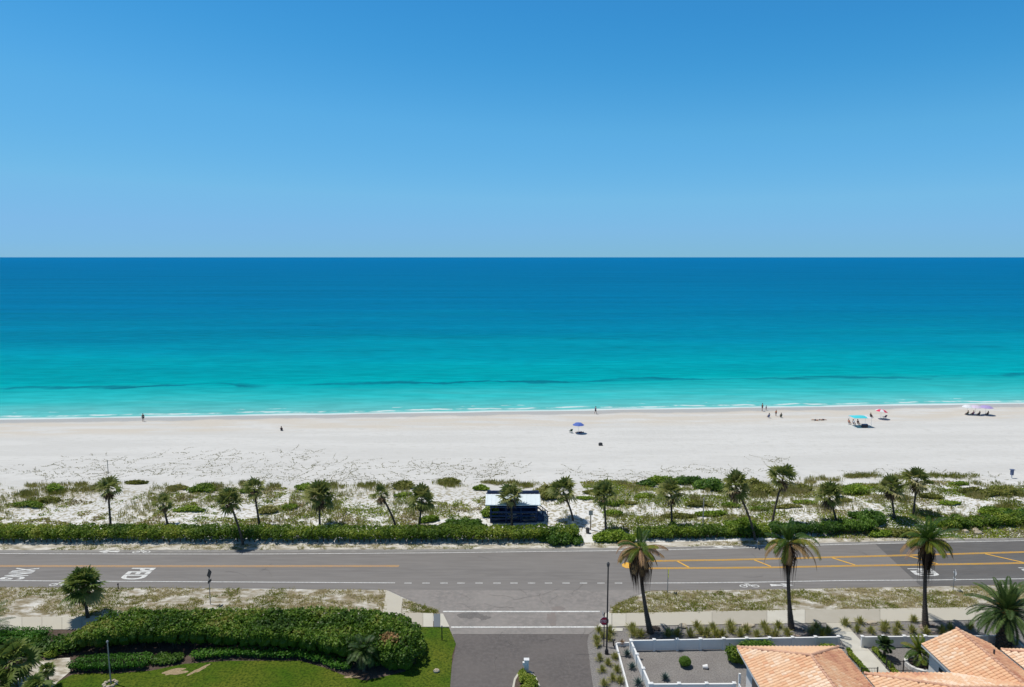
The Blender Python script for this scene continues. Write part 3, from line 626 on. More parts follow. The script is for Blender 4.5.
# ------------------------------------------------------------------ vegetation builders
def leafquads(C, S, rng, up=None, upw=0.5, aspect=0.8):
    n = len(C)
    N_ = rng.normal(size=(n, 3)); N_ /= np.linalg.norm(N_, axis=1)[:, None]
    if up is not None: N_ = N_*(1-upw)+up*upw; N_ /= np.linalg.norm(N_, axis=1)[:, None]+1e-9
    A = np.cross(N_, rng.normal(size=(n, 3))); A /= np.linalg.norm(A, axis=1)[:, None]+1e-9
    B = np.cross(N_, A)*aspect
    S = S[:, None]
    return np.stack([C-A*S, C-B*S*0.8, C+A*S, C+B*S*0.8], 1)
def bush_mb(blobs, n, size, seed, tlo=0.0, thi=1.0, zmin=0.0, shell=0.75, core=0.80, sq=1.0, under=0.0):
    """blobs: list of (cx,cy,cz,rx,ry,rz); leaves through the outer shell, an added opaque core, tinted dark, blocks light inside"""
    rng = np.random.default_rng(seed); rd = random.Random(seed)
    Bn = np.array(blobs, float); area = (Bn[:, 3]*Bn[:, 4]+Bn[:, 3]*Bn[:, 5]+Bn[:, 4]*Bn[:, 5]); pr = area/area.sum()
    k = rng.choice(len(Bn), size=int(n*1.6), p=pr)
    D = rng.normal(size=(len(k), 3)); D[:, 2] = np.where((D[:, 2] < -0.2) & ((sq == 1.0) | (rng.random(len(k)) < 0.35)), -D[:, 2]*0.7, D[:, 2]); D /= np.linalg.norm(D, axis=1)[:, None]
    if sq != 1.0: D0 = D.copy(); D = np.sign(D)*np.abs(D)**sq; D = np.where(np.abs(D0).max(1)[:, None] > 0, D, D0)
    rr = rng.uniform(shell, 1.10 if sq == 1 else 1.04, len(k))
    rr = np.where(rng.random(len(k)) < 0.06, rr*1.12, rr)
    P = Bn[k, :3]+D*Bn[k, 3:6]*rr[:, None]
    if under: P[:, 1] += under*np.clip(1-P[:, 2]/max(Bn[:, 2].max()*1.5, .1), 0, 1)
    keep = P[:, 2] > zmin
    for j in range(len(Bn)):
        q = (P-Bn[j, :3])/Bn[j, 3:6]
        ins = ((q*q).sum(1) < 0.62) & (k != j); keep &= ~ins
    P = P[keep][:n]; D = D[keep][:n]
    tone = fbm(P[:, 0]*1.0, P[:, 1]*1.0+P[:, 2]*0.7, 1.6, seed)
    t = np.clip((tone-0.5)*1.6+0.45+rng.normal(0, 0.17, len(P))+(vn(P[:, 0], P[:, 1], 5.0, seed+3)-0.5)*0.4, 0, 1)*(thi-tlo)+tlo
    S = size*rng.uniform(0.6, 1.25, len(P))
    m = MB(); UU = D*0.35+np.array([0, 0, 0.65]); m.quads(leafquads(P, S, rng, UU, 0.5), t)
    for bl in blobs: m.ball(bl[:3], (bl[3]*core, bl[4]*core, bl[5]*core), 9, 6, tlo+0.2*(thi-tlo), 0.22, rd)  # added solid lumps, tinted darker than the leaves, stop light leaking through
    return m
def stems(mb, pts, h, seed, r=0.03, spread=0.35):
    rd = random.Random(seed)
    for (x, y) in pts:
        for _ in range(3):
            a = rd.uniform(0, 2*PI); s = rd.uniform(0.1, spread)
            mb.tube([(x+rd.uniform(-.1, .1), y+rd.uniform(-.1, .1), -0.05), (x+s*0.5*math.cos(a), y+s*0.5*math.sin(a), h*0.5), (x+s*math.cos(a), y+s*math.sin(a), h)], [r, r*0.8, r*0.5], 5)
def plant(name, label, cat, blobs, n, size, m, seed, group=None, stem_pts=None, stem_h=0.5, base=None, **kw):
    B = np.array(blobs); c = base or (float(B[:, 0].mean()), float(B[:, 1].mean()), 0.0)
    root = empty(name, c, label, cat, group)
    rel = [(x[0]-c[0], x[1]-c[1], x[2]-c[2], x[3], x[4], x[5]) for x in blobs]
    fm = bush_mb(rel, n, size, seed, zmin=-0.05, **kw); fm.build('foliage', m, root)
    sm = MB(); rdd = random.Random(seed)
    sp = stem_pts or [(c[0], c[1])]
    stems(sm, [(p[0]-c[0], p[1]-c[1]) for p in sp], stem_h, seed); sm.build('branches', M['twig'], root)['kind'] = 'stuff'
    return root

def trunk_curve(top, n=9, curve=0.15, rd=None):
    pts = []
    for i in range(n):
        t = i/(n-1); pts.append(Vector((top.x*(t**(1+curve*3)) if curve > 0 else top.x*t, top.y*t, top.z*t)))
    return pts
def frame(d):
    s = d.cross(Vector((0, 0, 1)))
    if s.length < 1e-3: s = Vector((1, 0, 0))
    s.normalize(); return s, s.cross(d).normalized()
def fan_leaf(mb, o, d, pet, r, rd, tint, droop=0.25, k=11):
    s, n = frame(d); ro = rd.uniform(-0.7, 0.7); s, n = s*math.cos(ro)+n*math.sin(ro), n*math.cos(ro)-s*math.sin(ro); hub = o+d*pet
    mb.tube([o, o+d*pet*0.5+Vector((0, 0, -0.02)), hub], [0.022, 0.016, 0.01], 3, tint, cap=False)
    V = []; T = []
    for i in range(k):
        a = (i/(k-1)-0.5)*R(220); L = r*(1-0.22*abs(math.sin(a*0.6)))*rd.uniform(0.85, 1.12)
        dd = d*math.cos(a)+s*math.sin(a); ww = d*-math.sin(a)+s*math.cos(a)
        tip = hub+dd*L+Vector((0, 0, -droop*L*(0.6+0.6*rd.random())))+n*0.05*L
        mid = hub+dd*L*0.55+n*0.10*L+Vector((0, 0, -droop*L*0.15))
        wd = 0.10*r
        V.append([hub, mid-ww*wd, tip, mid+ww*wd]); T.append(min(1, max(0, tint+rd.uniform(-.12, .12))))
    mb.quads(np.array([[tuple(p) for p in q] for q in V]), T)
def fan_palm(name, bx, by, top, cr, label, cat='palm tree', group=None, seed=1, n=42, skirt=0.3, m='fan', tr=0.14, curve=0.0, lo=-50, droop=0.25, k=11):
    rd = random.Random(seed); z0 = float(hgt(bx, by))
    root = empty(name, (bx, by, z0), label, cat, group)
    t = Vector((top.x-bx, top.y-by, top.z-z0))
    # the head of the trunk sits below the crown centre
    pts = trunk_curve(t-Vector((0, 0, cr*0.02)), 10, curve)
    tb = MB(); tb.tube([pts[0]-Vector((0, 0, 0.2))]+pts, [tr*1.3]+[tr*(1.1-0.3*min(1, i/3)) for i in range(10)], 9)
    for i in range(int(t.z*3)):                    # leaf-base rings and boots near the top
        q = i/(t.z*3); p = pts[0].lerp(pts[-1], q) if curve == 0 else pts[min(9, int(q*9))].lerp(pts[min(9, int(q*9)+1)], q*9-int(q*9))
        rr = tr*(0.84+0.12*rd.random())*(1.2 if q > 0.85 else 1.0)
        tb.tube([p, p+Vector((0, 0, 0.10))], [rr*1.05, rr*0.9], 8, cap=False)
    tb.build('trunk', M['bark'], root)
    cb = MB(); db = MB(); hd = pts[-1]
    ng = int(n*(1-skirt*0.5))
    for i in range(ng):
        el = R(min(89, lo+(88-lo)*((i+0.5)/ng)**0.85+rd.uniform(-13, 13))); az = i*2.39996+rd.uniform(-.35, .35)
        d = Vector((math.cos(el)*math.cos(az), math.cos(el)*math.sin(az), math.sin(el)))
        q = rd.uniform(0.75, 1.15)
        lowt = 0.75 if (i < ng*0.25 and rd.random() < 0.45) else 0.0
        fan_leaf(cb, hd, d, cr*0.50*q, cr*0.56*q, rd, min(1, 0.2+0.5*rd.random()+lowt*0.5), droop, k)
    for i in range(int(n*skirt)):
        el = R(rd.uniform(-86, -48)); az = rd.uniform(0, 2*PI)
        d = Vector((math.cos(el)*math.cos(az), math.cos(el)*math.sin(az), math.sin(el)))
        fan_leaf(db, hd-Vector((0, 0, rd.uniform(0, cr*0.15))), d, cr*0.25, cr*0.42, rd, rd.random()*0.9, 0.45, 7)
    cb.build('crown', M[m], root)
    if db.n: db.build('dead_fronds', M['dead'], root)
    return root

def feather(mb, o, az, el, L, rd, tint, sag=0.9, wid=0.5, nl=24, hang=0.5, lw=0.035, steps=14, curl=0.0):
    pts = [Vector(o)]; d = Vector((math.cos(el)*math.cos(az), math.cos(el)*math.sin(az), math.sin(el)))
    st = L/steps
    for i in range(steps):
        t = i/steps
        d = (d+Vector((0, 0, -sag*st*(0.25+t)))).normalized(); pts.append(pts[-1]+d*st)
    mb.tube(pts, [0.035*(1-0.8*i/steps) for i in range(steps+1)], 3, min(1, tint+0.25), cap=False)
    V = []; T = []
    for j in range(nl):
        t = 0.12+0.88*j/(nl-1); f = t*steps; i = min(steps-1, int(f)); p = pts[i].lerp(pts[i+1], f-i)
        dd = (pts[i+1]-pts[i]).normalized(); s, n = frame(dd)
        ll = wid*(math.sin(PI*min(1, t*0.92+0.08))**0.6+0.12)*rd.uniform(0.85, 1.1)
        for sg in (-1, 1):
            v = (s*sg*(1-hang*0.6)+dd*0.55+n*(0.30*(1-hang)))
            v.normalize(); tip = p+v*ll+Vector((0, 0, -hang*ll*0.7)); mid = p+v*ll*0.5+Vector((0, 0, -hang*ll*0.12))
            ww = dd*lw
            V.append([p-ww*0.7, mid-ww, tip, mid+ww]); T.append(min(1, max(0, tint+rd.uniform(-.15, .15))))
    mb.quads(np.array([[tuple(p) for p in q] for q in V]), T)

# ------------------------------------------------------------------ dune palms
PALMS = [  # crown px,py, crown r px, base px,py, skirt, n leaves, lo elevation, label
 (108, 489, 11.5, 111, 530, .55, 34, -40, 'tall slim palm with a brown skirt, far left of the dune palms'),
 (163, 504, 9.5, 168, 528, .5, 26, -35, 'short leaning palm with drooping brown fronds, second dune palm from the left'),
 (229, 501, 12, 243, 545, .25, 46, -70, 'dense palm leaning left with its foot at the road side of the hedge'),
 (254, 489, 10.5, 260, 530, .55, 34, -45, 'slim palm with a long brown skirt just right of the palm rooted at the roadside'),
 (319, 497, 14, 320, 530, .3, 56, -60, 'upright palm with a full round crown, fifth dune palm from the left'),
 (381, 495, 9.5, 396, 530, .5, 28, -25, 'thin crowned palm leaning strongly left above the hedge'),
 (422, 499, 13, 419, 530, .35, 54, -65, 'palm with a bright green top and dense round crown left of the shelter'),
 (511, 497, 12, 512, 528, .25, 44, -60, 'palm standing right in front of the white roofed shelter'),
 (563, 491, 12.5, 573, 524, .35, 46, -55, 'palm with a brown-tipped crown between the shelter and the sandy path'),
 (604, 495, 12.5, 606, 532, .1, 40, -40, 'green crowned palm just right of the sandy beach path'),
 (671, 493, 12.5, 672, 530, .4, 52, -65, 'upright palm in front of the wide green dune thicket'),
 (736, 487, 14, 755, 540, .5, 52, -50, 'large crowned palm leaning left with its foot beside the road'),
 (783, 478, 12.5, 772, 527, .5, 46, -40, 'tallest dune palm, leaning right behind the middle coconut palm'),
 (829, 496, 13, 836, 526, .4, 46, -50, 'shorter leaning palm between the two right hand coconut palms'),
 (891, 488, 12, 894, 523, .6, 44, -55, 'palm with hanging brown fronds, left one of the close pair at the right'),
 (917, 481, 12.5, 913, 517, .4, 44, -45, 'palm with a bright open crown, right one of the close pair at the right'),
]
for i, (cx, cy, cr, bx, by, sk, n, lo, lab) in enumerate(PALMS):
    p = g(bx, by); z0 = float(hgt(p.x, p.y)); 
    top = lift(cx, cy, p.y); k = (p.y*math.cos(PITCH)+ (H-top.z)*math.sin(PITCH))/F
    fan_palm('palm_tree', p.x, p.y, top, cr*k*1.3, lab, 'palm tree', 'palms along the dune', 100+i, int(n*0.85), sk, 'fan', 0.15, lo=max(lo, -42)+4, droop=0.2, curve=0.12 if abs(top.x-p.x) > 0.8 else 0)
p = g(88, 618); top = lift(83, 589, p.y)
fan_palm('palm_tree', p.x, p.y, top+Vector((0, 0, 0.25)), 2.0, 'dense low cabbage palm on the near verge beside the big hedge', 'palm tree', None, 77, 84, .45, 'fan_near', 0.17, lo=-40, droop=0.25, k=15)

# ------------------------------------------------------------------ coconut palms at the sidewalk
def coconut(bx, by, cx, cy, label, seed, dead_side, nskirt, green=13, big=1.0, skw=1.0):
    p = g(bx, by); top = lift(cx, cy, p.y); rd = random.Random(seed)
    root = empty('coconut_palm', (p.x, p.y, 0), label, 'coconut palm', 'coconut palms along the sidewalk')
    t = Vector((top.x-p.x, 0, top.z)); tb = MB(); pts = []
    for i in range(14):
        q = i/13; pts.append(Vector((t.x*(1-(1-q)**1.6), 0.15*math.sin(q*3), t.z*q)))
    tb.tube([Vector((0, 0, -0.2))]+pts, [0.34]+[0.30-0.13*min(1, i/4)-0.03*i/13 for i in range(14)], 10)
    for i in range(40):
        q = i/40*13; a = int(q); pp = pts[a].lerp(pts[min(13, a+1)], q-a); rr = 0.31-0.13*min(1, a/4)-0.03*a/13
        tb.tube([pp, pp+Vector((0, 0, 0.05))], [rr*1.06, rr*1.0], 10, cap=False)
    tb.build('trunk', M['bark'], root)
    hd = pts[-1]
    cb = MB()
    for i in range(green):
        az = i*2.4+rd.uniform(-.3, .3); q = i/green; el = R(82-66*q+rd.uniform(-8, 8))
        feather(cb, hd, az, el+rd.uniform(-.2, .2), (rd.uniform(1.9, 2.9)+0.9*q*big)*rd.choice((1.1, 1.0, 1.0, 0.7)), rd, 0.1+0.4*rd.random()+(0.42 if q > 0.6 else 0), sag=rd.uniform(0.45, 1.25), wid=rd.uniform(0.45, 0.68), nl=30, hang=0.55+0.4*q, lw=0.048)
    for i in range(int(7*big)):
        az = i*2.4+1+rd.uniform(-.3, .3)
        feather(cb, hd, az, R(rd.uniform(0, 25)), rd.uniform(1.6, 2.5), rd, 0.6+0.4*rd.random(), sag=1.2, wid=0.55, nl=24, hang=0.95, lw=0.06)
    cb.build('crown', M['coco'], root)
    db = MB()
    for (az, el, L) in dead_side: feather(db, hd, az, R(el), L*1.18*rd.uniform(0.7, 1.15), rd, rd.uniform(0.35, 1.0), sag=rd.uniform(0.6, 1.5), wid=0.5, nl=26, hang=1.0, lw=0.04)
    for i in range(8): feather(db, hd, rd.uniform(0, 6.28), R(rd.uniform(-35, 5)), rd.uniform(1.6, 2.6), rd, rd.uniform(0.0, 0.9), sag=1.1, wid=0.4, nl=20, hang=0.9, lw=0.03)
    db.build('dry_fronds', M['tan_dead'], root)
    sb = MB(); V = []; T = []
    for i in range(nskirt*11):
        az = rd.uniform(0, 2*PI); L = rd.uniform(1.2, 4.6)*(0.75+0.25*math.cos(az*2)); r0 = rd.uniform(0.1, 0.25); r1 = r0+rd.uniform(0.0, 0.42)*skw*(1.25+0.75*math.sin(az*2+seed)*math.sin(az+seed*2)); z0 = hd.z-rd.uniform(0, 0.35)
        xx = hd.x-(hd.x-pts[-4].x)*min(1, L/4); a2 = az+rd.uniform(-.3, .3)
        a = Vector((hd.x+r0*math.cos(az), hd.y+r0*math.sin(az), z0)); m1 = Vector((hd.x+r1*1.1*math.cos(a2), hd.y+r1*1.1*math.sin(a2), z0-L*0.45)); e = Vector((xx+r1*0.85*math.cos(a2), hd.y+r1*0.85*math.sin(a2), z0-L))
        sd = Vector((-math.sin(az), math.cos(az), 0))*rd.uniform(0.03, 0.07)
        V.append([tuple(a-sd), tuple(m1-sd), tuple(e), tuple(m1+sd)]); T.append(rd.uniform(0, 0.65))
    sb.quads(np.array(V), T)
    sb.build('dead_fronds', M['dead_dark'], root)
    return root
coconut(650.5, 633, 640, 549, 'wilted coconut palm leaning left with a mass of tan dead fronds, nearest the lamp post', 5,
        [(PI*0.95, 20, 2.4), (PI*1.1, 5, 2.3), (PI*0.85, 30, 2.4), (PI*1.25, 10, 2.1), (PI*1.0, -10, 2.0), (PI*1.3, -25, 1.8), (PI*0.9, -5, 2.1), (0.1, 25, 2.3), (-0.2, 10, 2.3), (0.4, 20, 2.1), (-0.5, 30, 2.0), (0.0, -10, 1.9), (1.5, 20, 2.0), (-1.6, 10, 2.2), (2.4, 30, 2.2)], 44, 8, 0.45, 1.35)
coconut(791.5, 629, 789, 543, 'straight coconut palm beside the concrete garden walk', 6,
        [(PI, 15, 3.0), (PI*0.9, 0, 2.6), (PI*1.15, 5, 2.4), (0.0, 20, 3.2), (-0.3, 10, 2.9), (0.3, 5, 2.5), (-0.9, 10, 1.8)], 18, 15)
coconut(925.5, 626.5, 928, 541, 'green crowned coconut palm left of the big date palm', 8,
        [(PI, 20, 3.0), (PI*1.1, 5, 2.5), (PI*0.85, 0, 2.4), (0.0, 25, 3.2), (-0.25, 10, 3.0), (0.4, 15, 2.6)], 20, 20, 1.25)

# date palm at the right edge
p = g(1003, 651); top = lift(1002, 612, p.y)
root = empty('date_palm', (p.x, p.y, 0), 'big date palm with arching green fronds and orange fruit stalks at the right edge', 'date palm')
rd = random.Random(3); hz = top.z; tb = MB()
tb.tube([(0, 0, -0.2), (0, 0, 0.4), (0, 0, hz*0.45), (0, 0, hz*0.85), (0, 0, hz+0.1)], [0.55, 0.5, 0.46, 0.62, 0.3], 14)
for i in range(int(150)):
    a = i*2.4; z = 0.2+i/150*(hz-0.1); rr = 0.5+0.1*(z/hz)
    tb.box((rr*math.cos(a), rr*math.sin(a), z), (0.16, 0.16, 0.12), a)
tb.build('trunk', M['bark'], root)
cb = MB()
for i in range(52):
    az = i*2.39996+rd.uniform(-.15, .15); q = i/52; el = R(84-112*q)
    feather(cb, (0.12*math.cos(az), 0.12*math.sin(az), hz), az, el, rd.uniform(2.9, 3.5)*(0.85+0.15*math.sin(PI*q)), rd, 0.2+0.55*rd.random(), sag=0.42+0.2*q, wid=0.50, nl=42, hang=0.3, lw=0.044)
cb.build('crown', M['date'], root)
fb = MB()
for i in range(34):
    az = rd.uniform(0, 2*PI); el = R(rd.uniform(5, 60)); feather(fb, (0, 0, hz), az, el, rd.uniform(0.8, 1.4), rd, rd.random(), sag=1.4, wid=0.12, nl=10, hang=0.4, lw=0.04, steps=6)
fb.build('fruit_stalk', M['orange_fruit'], root)

# small palms in the garden behind the fence and in the bottom left corner
def small_feather_palm(bx, by, th, fl, label, seed, n=18, mt='coco', el0=80, el1=-25, tint=0.35, world=None, cat='palm', wid=0.4, sag=0.8):
    p = g(bx, by) if world is None else Vector(world); rd = random.Random(seed)
    root = empty('small_palm', (p.x, p.y, 0), label, cat)
    tb = MB(); tb.tube([(0, 0, -0.1), (0, 0, th*0.5), (0, 0, th)], [0.15, 0.12, 0.1], 8); tb.build('trunk', M['bark'], root)
    cb = MB()
    for i in range(n):
        az = i*2.4+rd.uniform(-.2, .2); feather(cb, (0, 0, th), az, R(el0+(el1-el0)*i/n), fl*rd.uniform(0.85, 1.1), rd, min(1, tint+rd.uniform(-.25, .35)), sag=sag, wid=wid, nl=26, hang=0.35, lw=0.035)
    cb.build('crown', M[mt], root)
    return root
small_feather_palm(919, 664, 1.1, 1.45, 'small bright green palm in the round white planter', 31, 22, tint=0.5)
small_feather_palm(884, 659, 1.3, 0.8, 'small dark palm shrub by the black railing', 32, 16, mt='date', tint=0.1)
small_feather_palm(364, 671, 1.7, 1.6, 'drooping feather palm at the right end of the big hedge', 33, 20, mt='date', tint=0.15, wid=0.5, sag=1.5)
p = lift(-18, 628, 57.0)
small_feather_palm(0, 0, p.z, 2.9, 'tall palm reaching in at the left edge over the sidewalk', 34, 26, mt='date', world=(p.x, 57.0, 0), tint=0.25, wid=0.45, el1=-15, sag=0.35)
for k, (cx, cy, Y, cr, lab) in enumerate([(14, 660, 50.5, 1.9, 'bushy fan palm in the bottom left corner, topmost of its clump'), (34, 689, 47.5, 1.25, 'bushy fan palm at the bottom left, right one of its clump'), (-4, 684, 48.5, 1.6, 'bushy fan palm at the left edge of the bottom left clump'), (47, 670, 50.5, 0.75, 'tiny fan palm on the white gravel path at the bottom left')]):
    t = lift(cx, cy, Y); fan_palm('fan_palm', t.x, Y, t, cr, lab, 'fan palm', None, 300+k, 40, 0.2, 'fan_near', 0.12, lo=-60, droop=0.3, k=12)

# ------------------------------------------------------------------ hedges
def line_blobs(path, wd, ht, step, rd, zc=0.5, jit=0.25):
    out = []
    for (a, c) in zip(path[:-1], path[1:]):
        a = Vector(a); c = Vector(c); L = (c-a).length; n = max(1, int(L/step))
        for i in range(n):
            p = a.lerp(c, i/n)
            hh = ht*rd.uniform(1-jit, 1+jit*0.6)
            out.append((p.x+rd.uniform(-.1, .1), p.y+rd.uniform(-wd*0.1, wd*0.1), hh*0.60, step*0.9, wd*rd.uniform(0.42, 0.52), hh*0.44))
    return out
def road_hedge(px0, px1, ybase, wd, ht, label, seed, dens, mt='hedge', jit=0.13, **kw):
    rd = random.Random(seed); path = []
    xs_ = np.linspace(px0, px1, max(3, int(abs(px1-px0)/40)))
    for x in xs_:
        q = g(x, ybase if np.isscalar(ybase) else np.interp(x, ybase[0], ybase[1])); path.append((q.x, q.y+wd/2, 0))
    bl = line_blobs(path, wd, ht, 0.6, rd, jit=jit)
    L = abs(path[-1][0]-path[0][0])
    sp = [(x, y) for (x, y, *_r) in bl for _ in (0,)]
    c = Vector(path[0]).lerp(Vector(path[-1]), 0.5)
    return plant('hedge', label, 'hedge', bl, int(L*dens*1.5), 0.12, M[mt], seed, None, [(x, y-wd*0.2) for x, y in sp], ht*0.5, base=(c.x, c.y, 0), sq=0.75, under=0.45, core=0.62, **kw)
road_hedge(-120, 268, 545, 2.9, 1.7, 'long clipped green hedge on the far side of the road, left stretch', 11, 330)
road_hedge(270, 581, 544.8, 2.8, 1.65, 'long clipped green hedge on the far side of the road, stretch passing the shelter', 12, 330)
road_hedge(640, 775, ([640, 775], [542.6, 540]), 2.6, 1.4, 'green roadside hedge behind the road between two coconut palms', 14, 300, jit=0.3)
road_hedge(778, 880, ([778, 880], [540, 535.6]), 2.2, 1.4, 'dark roadside hedge below the shorter leaning palm', 15, 300, mt='dkshrub', jit=0.3)
road_hedge(952, 1150, ([952, 1150], [533.5, 525]), 2.6, 1.5, 'green hedge beyond the road at the right edge', 16, 300, jit=0.35)

# single shrubs on the dune: centre px, base px y, width px, height px, material, label
SHR = [
 (560, 546, 46, 22, 'dkshrub', 'rounded dark green bush beside the sandy path, below the leaning palm', 1500),
 (615, 544, 42, 17, 'shrub', 'bright green bush right of the sandy path opening', 1300),
 (463, 532, 48, 14, 'dkshrub', 'dark green spreading bush left of the shelter behind the hedge', 900),
 (490, 522, 14, 17, 'shrub', 'light green bush against the left side of the shelter', 300),
 (481, 496, 13, 8, 'shrub', 'small round bright shrub at the upper left corner of the shelter', 220),
 (200, 498, 26, 11, 'shrub', 'green dune shrub between the second and third dune palms', 420),
 (176, 495, 18, 8, 'olive', 'olive dune shrub above the short leaning palm', 260),
 (305, 497, 20, 11, 'shrub', 'bright green shrub left of the full round palm crown', 330),
 (288, 514, 11, 9, 'shrub', 'small bright green shrub midway up the dune left of the round crowned palm', 180),
 (266, 517, 16, 12, 'olive', 'dark olive shrub right of the slim skirted palm', 260),
 (247, 500, 14, 7, 'shrub', 'low shrub hidden behind the skirted palm crowns', 150),
 (402, 496, 18, 14, 'olive', 'olive shrub between the thin leaning palm and the dense palm', 330),
 (403, 504, 15, 5, 'shrub', 'low green shrub just below the olive shrub between two palms', 150),
 (428, 524, 16, 10, 'shrub', 'green shrub at the foot of the palm with a bright top', 260),
 (449, 488, 20, 9, 'olive', 'olive grassy shrub at the beach edge left of the shelter', 300),
 (27, 512, 26, 8, 'shrub', 'bright low shrub on the dune at the far left', 300),
 (46, 508, 18, 8, 'olive', 'brownish shrub on the dune left of the first palm', 220),
 (52, 500, 14, 14, 'shrub', 'upright green shrub at the left end of the long grass band', 240),
 (135, 490, 22, 7, 'olive', 'low olive shrub right of the first dune palm', 220),
 (187, 517, 30, 8, 'shrub', 'wide low shrub between the short palm and the roadside palm', 320),
 (548, 508, 24, 22, 'olive', 'tall olive bush right of the shelter roof', 480),
 (647, 490, 16, 9, 'dkshrub', 'small oval green shrub alone on the white sand', 260),
 (645, 504, 16, 6, 'shrub', 'low oval shrub below the lone oval one', 200),
 (630, 510, 11, 5, 'olive', 'tiny olive shrub between the path palm and the upright palm', 120),
 (614, 511, 16, 9, 'shrub', 'light green shrub behind the green crowned palm by the path', 260),
 (614, 521, 16, 9, 'shrub', 'lower light green shrub behind the green crowned palm by the path', 240),
 (585, 507, 14, 5, 'shrub', 'flat green shrub beside the sandy path', 140),
 (597, 503, 26, 7, 'olive', 'olive shrub spreading behind the green crowned palm', 240),
 (664, 488, 30, 13, 'shrub', 'left part of the wide thicket behind the upright palm', 520),
 (690, 488, 34, 12, 'dkshrub', 'right part of the wide thicket behind the upright palm', 560),
 (714, 498, 34, 20, 'dkshrub', 'dark dense bush left of the large crowned leaning palm', 700),
 (732, 512, 14, 7, 'shrub', 'small round shrub right of the thin grey pole', 180),
 (700, 512, 26, 7, 'olive', 'low olive shrub around the thin grey pole', 240),
 (712, 520, 30, 9, 'shrub', 'broad yellow green shrub behind the roadside hedge', 320),
 (680, 522, 34, 8, 'olive', 'wide olive shrub at the foot of the upright palm', 300),
 (742, 531, 30, 12, 'shrub', 'green shrub beside the foot of the leaning roadside palm', 320),
 (760, 514, 16, 6, 'shrub', 'low shrub between the leaning palm trunk and the tallest palm', 150),
 (753, 492, 22, 12, 'olive', 'grassy olive shrub behind the large crowned leaning palm', 280),
 (764, 500, 26, 12, 'olive', 'grassy olive shrub left of the tallest palm trunk', 300),
 (800, 496, 26, 11, 'olive', 'olive shrub right of the tallest palm', 300),
 (806, 509, 22, 6, 'shrub', 'flat green shrub below the tallest palm crown', 200),
 (788, 512, 26, 6, 'olive', 'flat olive shrub behind the middle coconut palm', 220),
 (857, 501, 28, 13, 'shrub', 'green shrub between the shorter leaning palm and the close pair', 380),
 (845, 508, 14, 6, 'olive', 'small olive shrub right of the shorter leaning palm crown', 130),
 (877, 529, 26, 20, 'dkshrub', 'round dark bush left of the close pair of palms, beside the road', 620),
 (861, 522, 16, 10, 'dkshrub', 'small dark bush left of the round roadside bush', 220),
 (908, 538, 30, 12, 'olive', 'brownish bush at the roadside below the close pair of palms', 330),
 (884, 538, 22, 10, 'shrub', 'light green bush at the roadside left of the brownish one', 220),
 (933, 504, 20, 8, 'olive', 'olive shrub right of the palm with the open crown', 220),
 (961, 490, 15, 6, 'shrub', 'oval bright shrub on the dune crest at the right', 180),
 (952, 510, 18, 6, 'shrub', 'oval yellow green shrub on bare sand at the right', 190),
 (975, 500, 26, 10, 'olive', 'grassy olive shrub at the right of the dune', 280),
 (1004, 503, 44, 13, 'olive', 'long grassy shrub near the right edge of the dune', 480),
 (1000, 519, 36, 12, 'shrub', 'green shrub mass behind the right edge hedge', 460),
 (1022, 525, 30, 18, 'dkshrub', 'dark bush at the right edge of the dune', 420),
 (972, 528, 24, 9, 'olive', 'pale bush left of the right edge hedge', 240),
 (944, 530, 30, 8, 'shrub', 'low bush behind the green coconut palm', 240),
 (835, 531, 30, 8, 'shrub', 'low green bush at the foot of the shorter leaning palm', 240),
]
for i, (cx, by, wpx, hpx, mt, lab, n) in enumerate(SHR):
    p = g(cx, by); k = (p.y*math.cos(PITCH)+H*math.sin(PITCH))/F
    W_ = wpx*k; rd = random.Random(500+i)
    tot = hpx*k                     # apparent height = depth*sin + height*cos
    hh = min(tot*0.62, 1.7); dep = max(0.8, (tot-hh*0.9)*2.3)
    nb = max(3, int(W_/0.7)); bl = []
    for j in range(nb):
        u = (j+0.5)/nb*2-1; e = math.sqrt(max(0.15, 1-u*u*0.8))
        for r_ in range(2 if dep > 1.2 else 1):
            vv = rd.uniform(-0.5, 0.5) if r_ == 0 else rd.uniform(-0.9, 0.9)
            x = p.x+u*W_*0.42; y = p.y+dep*0.5+vv*dep*0.35
            q = hh*e*rd.uniform(0.75, 1.1)
            bl.append((x, y, float(hgt(x, y))+q*0.42, W_/nb*0.75+0.25, dep*0.35*e+0.15, q*0.62))
    z0 = float(hgt(p.x, p.y+dep*0.5))
    plant('dune_shrub' if mt != 'dkshrub' else 'dune_bush', lab, 'shrub' if mt != 'dkshrub' else 'bush', bl, int(n*1.5), 0.14, M[mt], 600+i, 'shrubs on the dune', base=(p.x, p.y+dep*0.5, z0), stem_h=0.3)

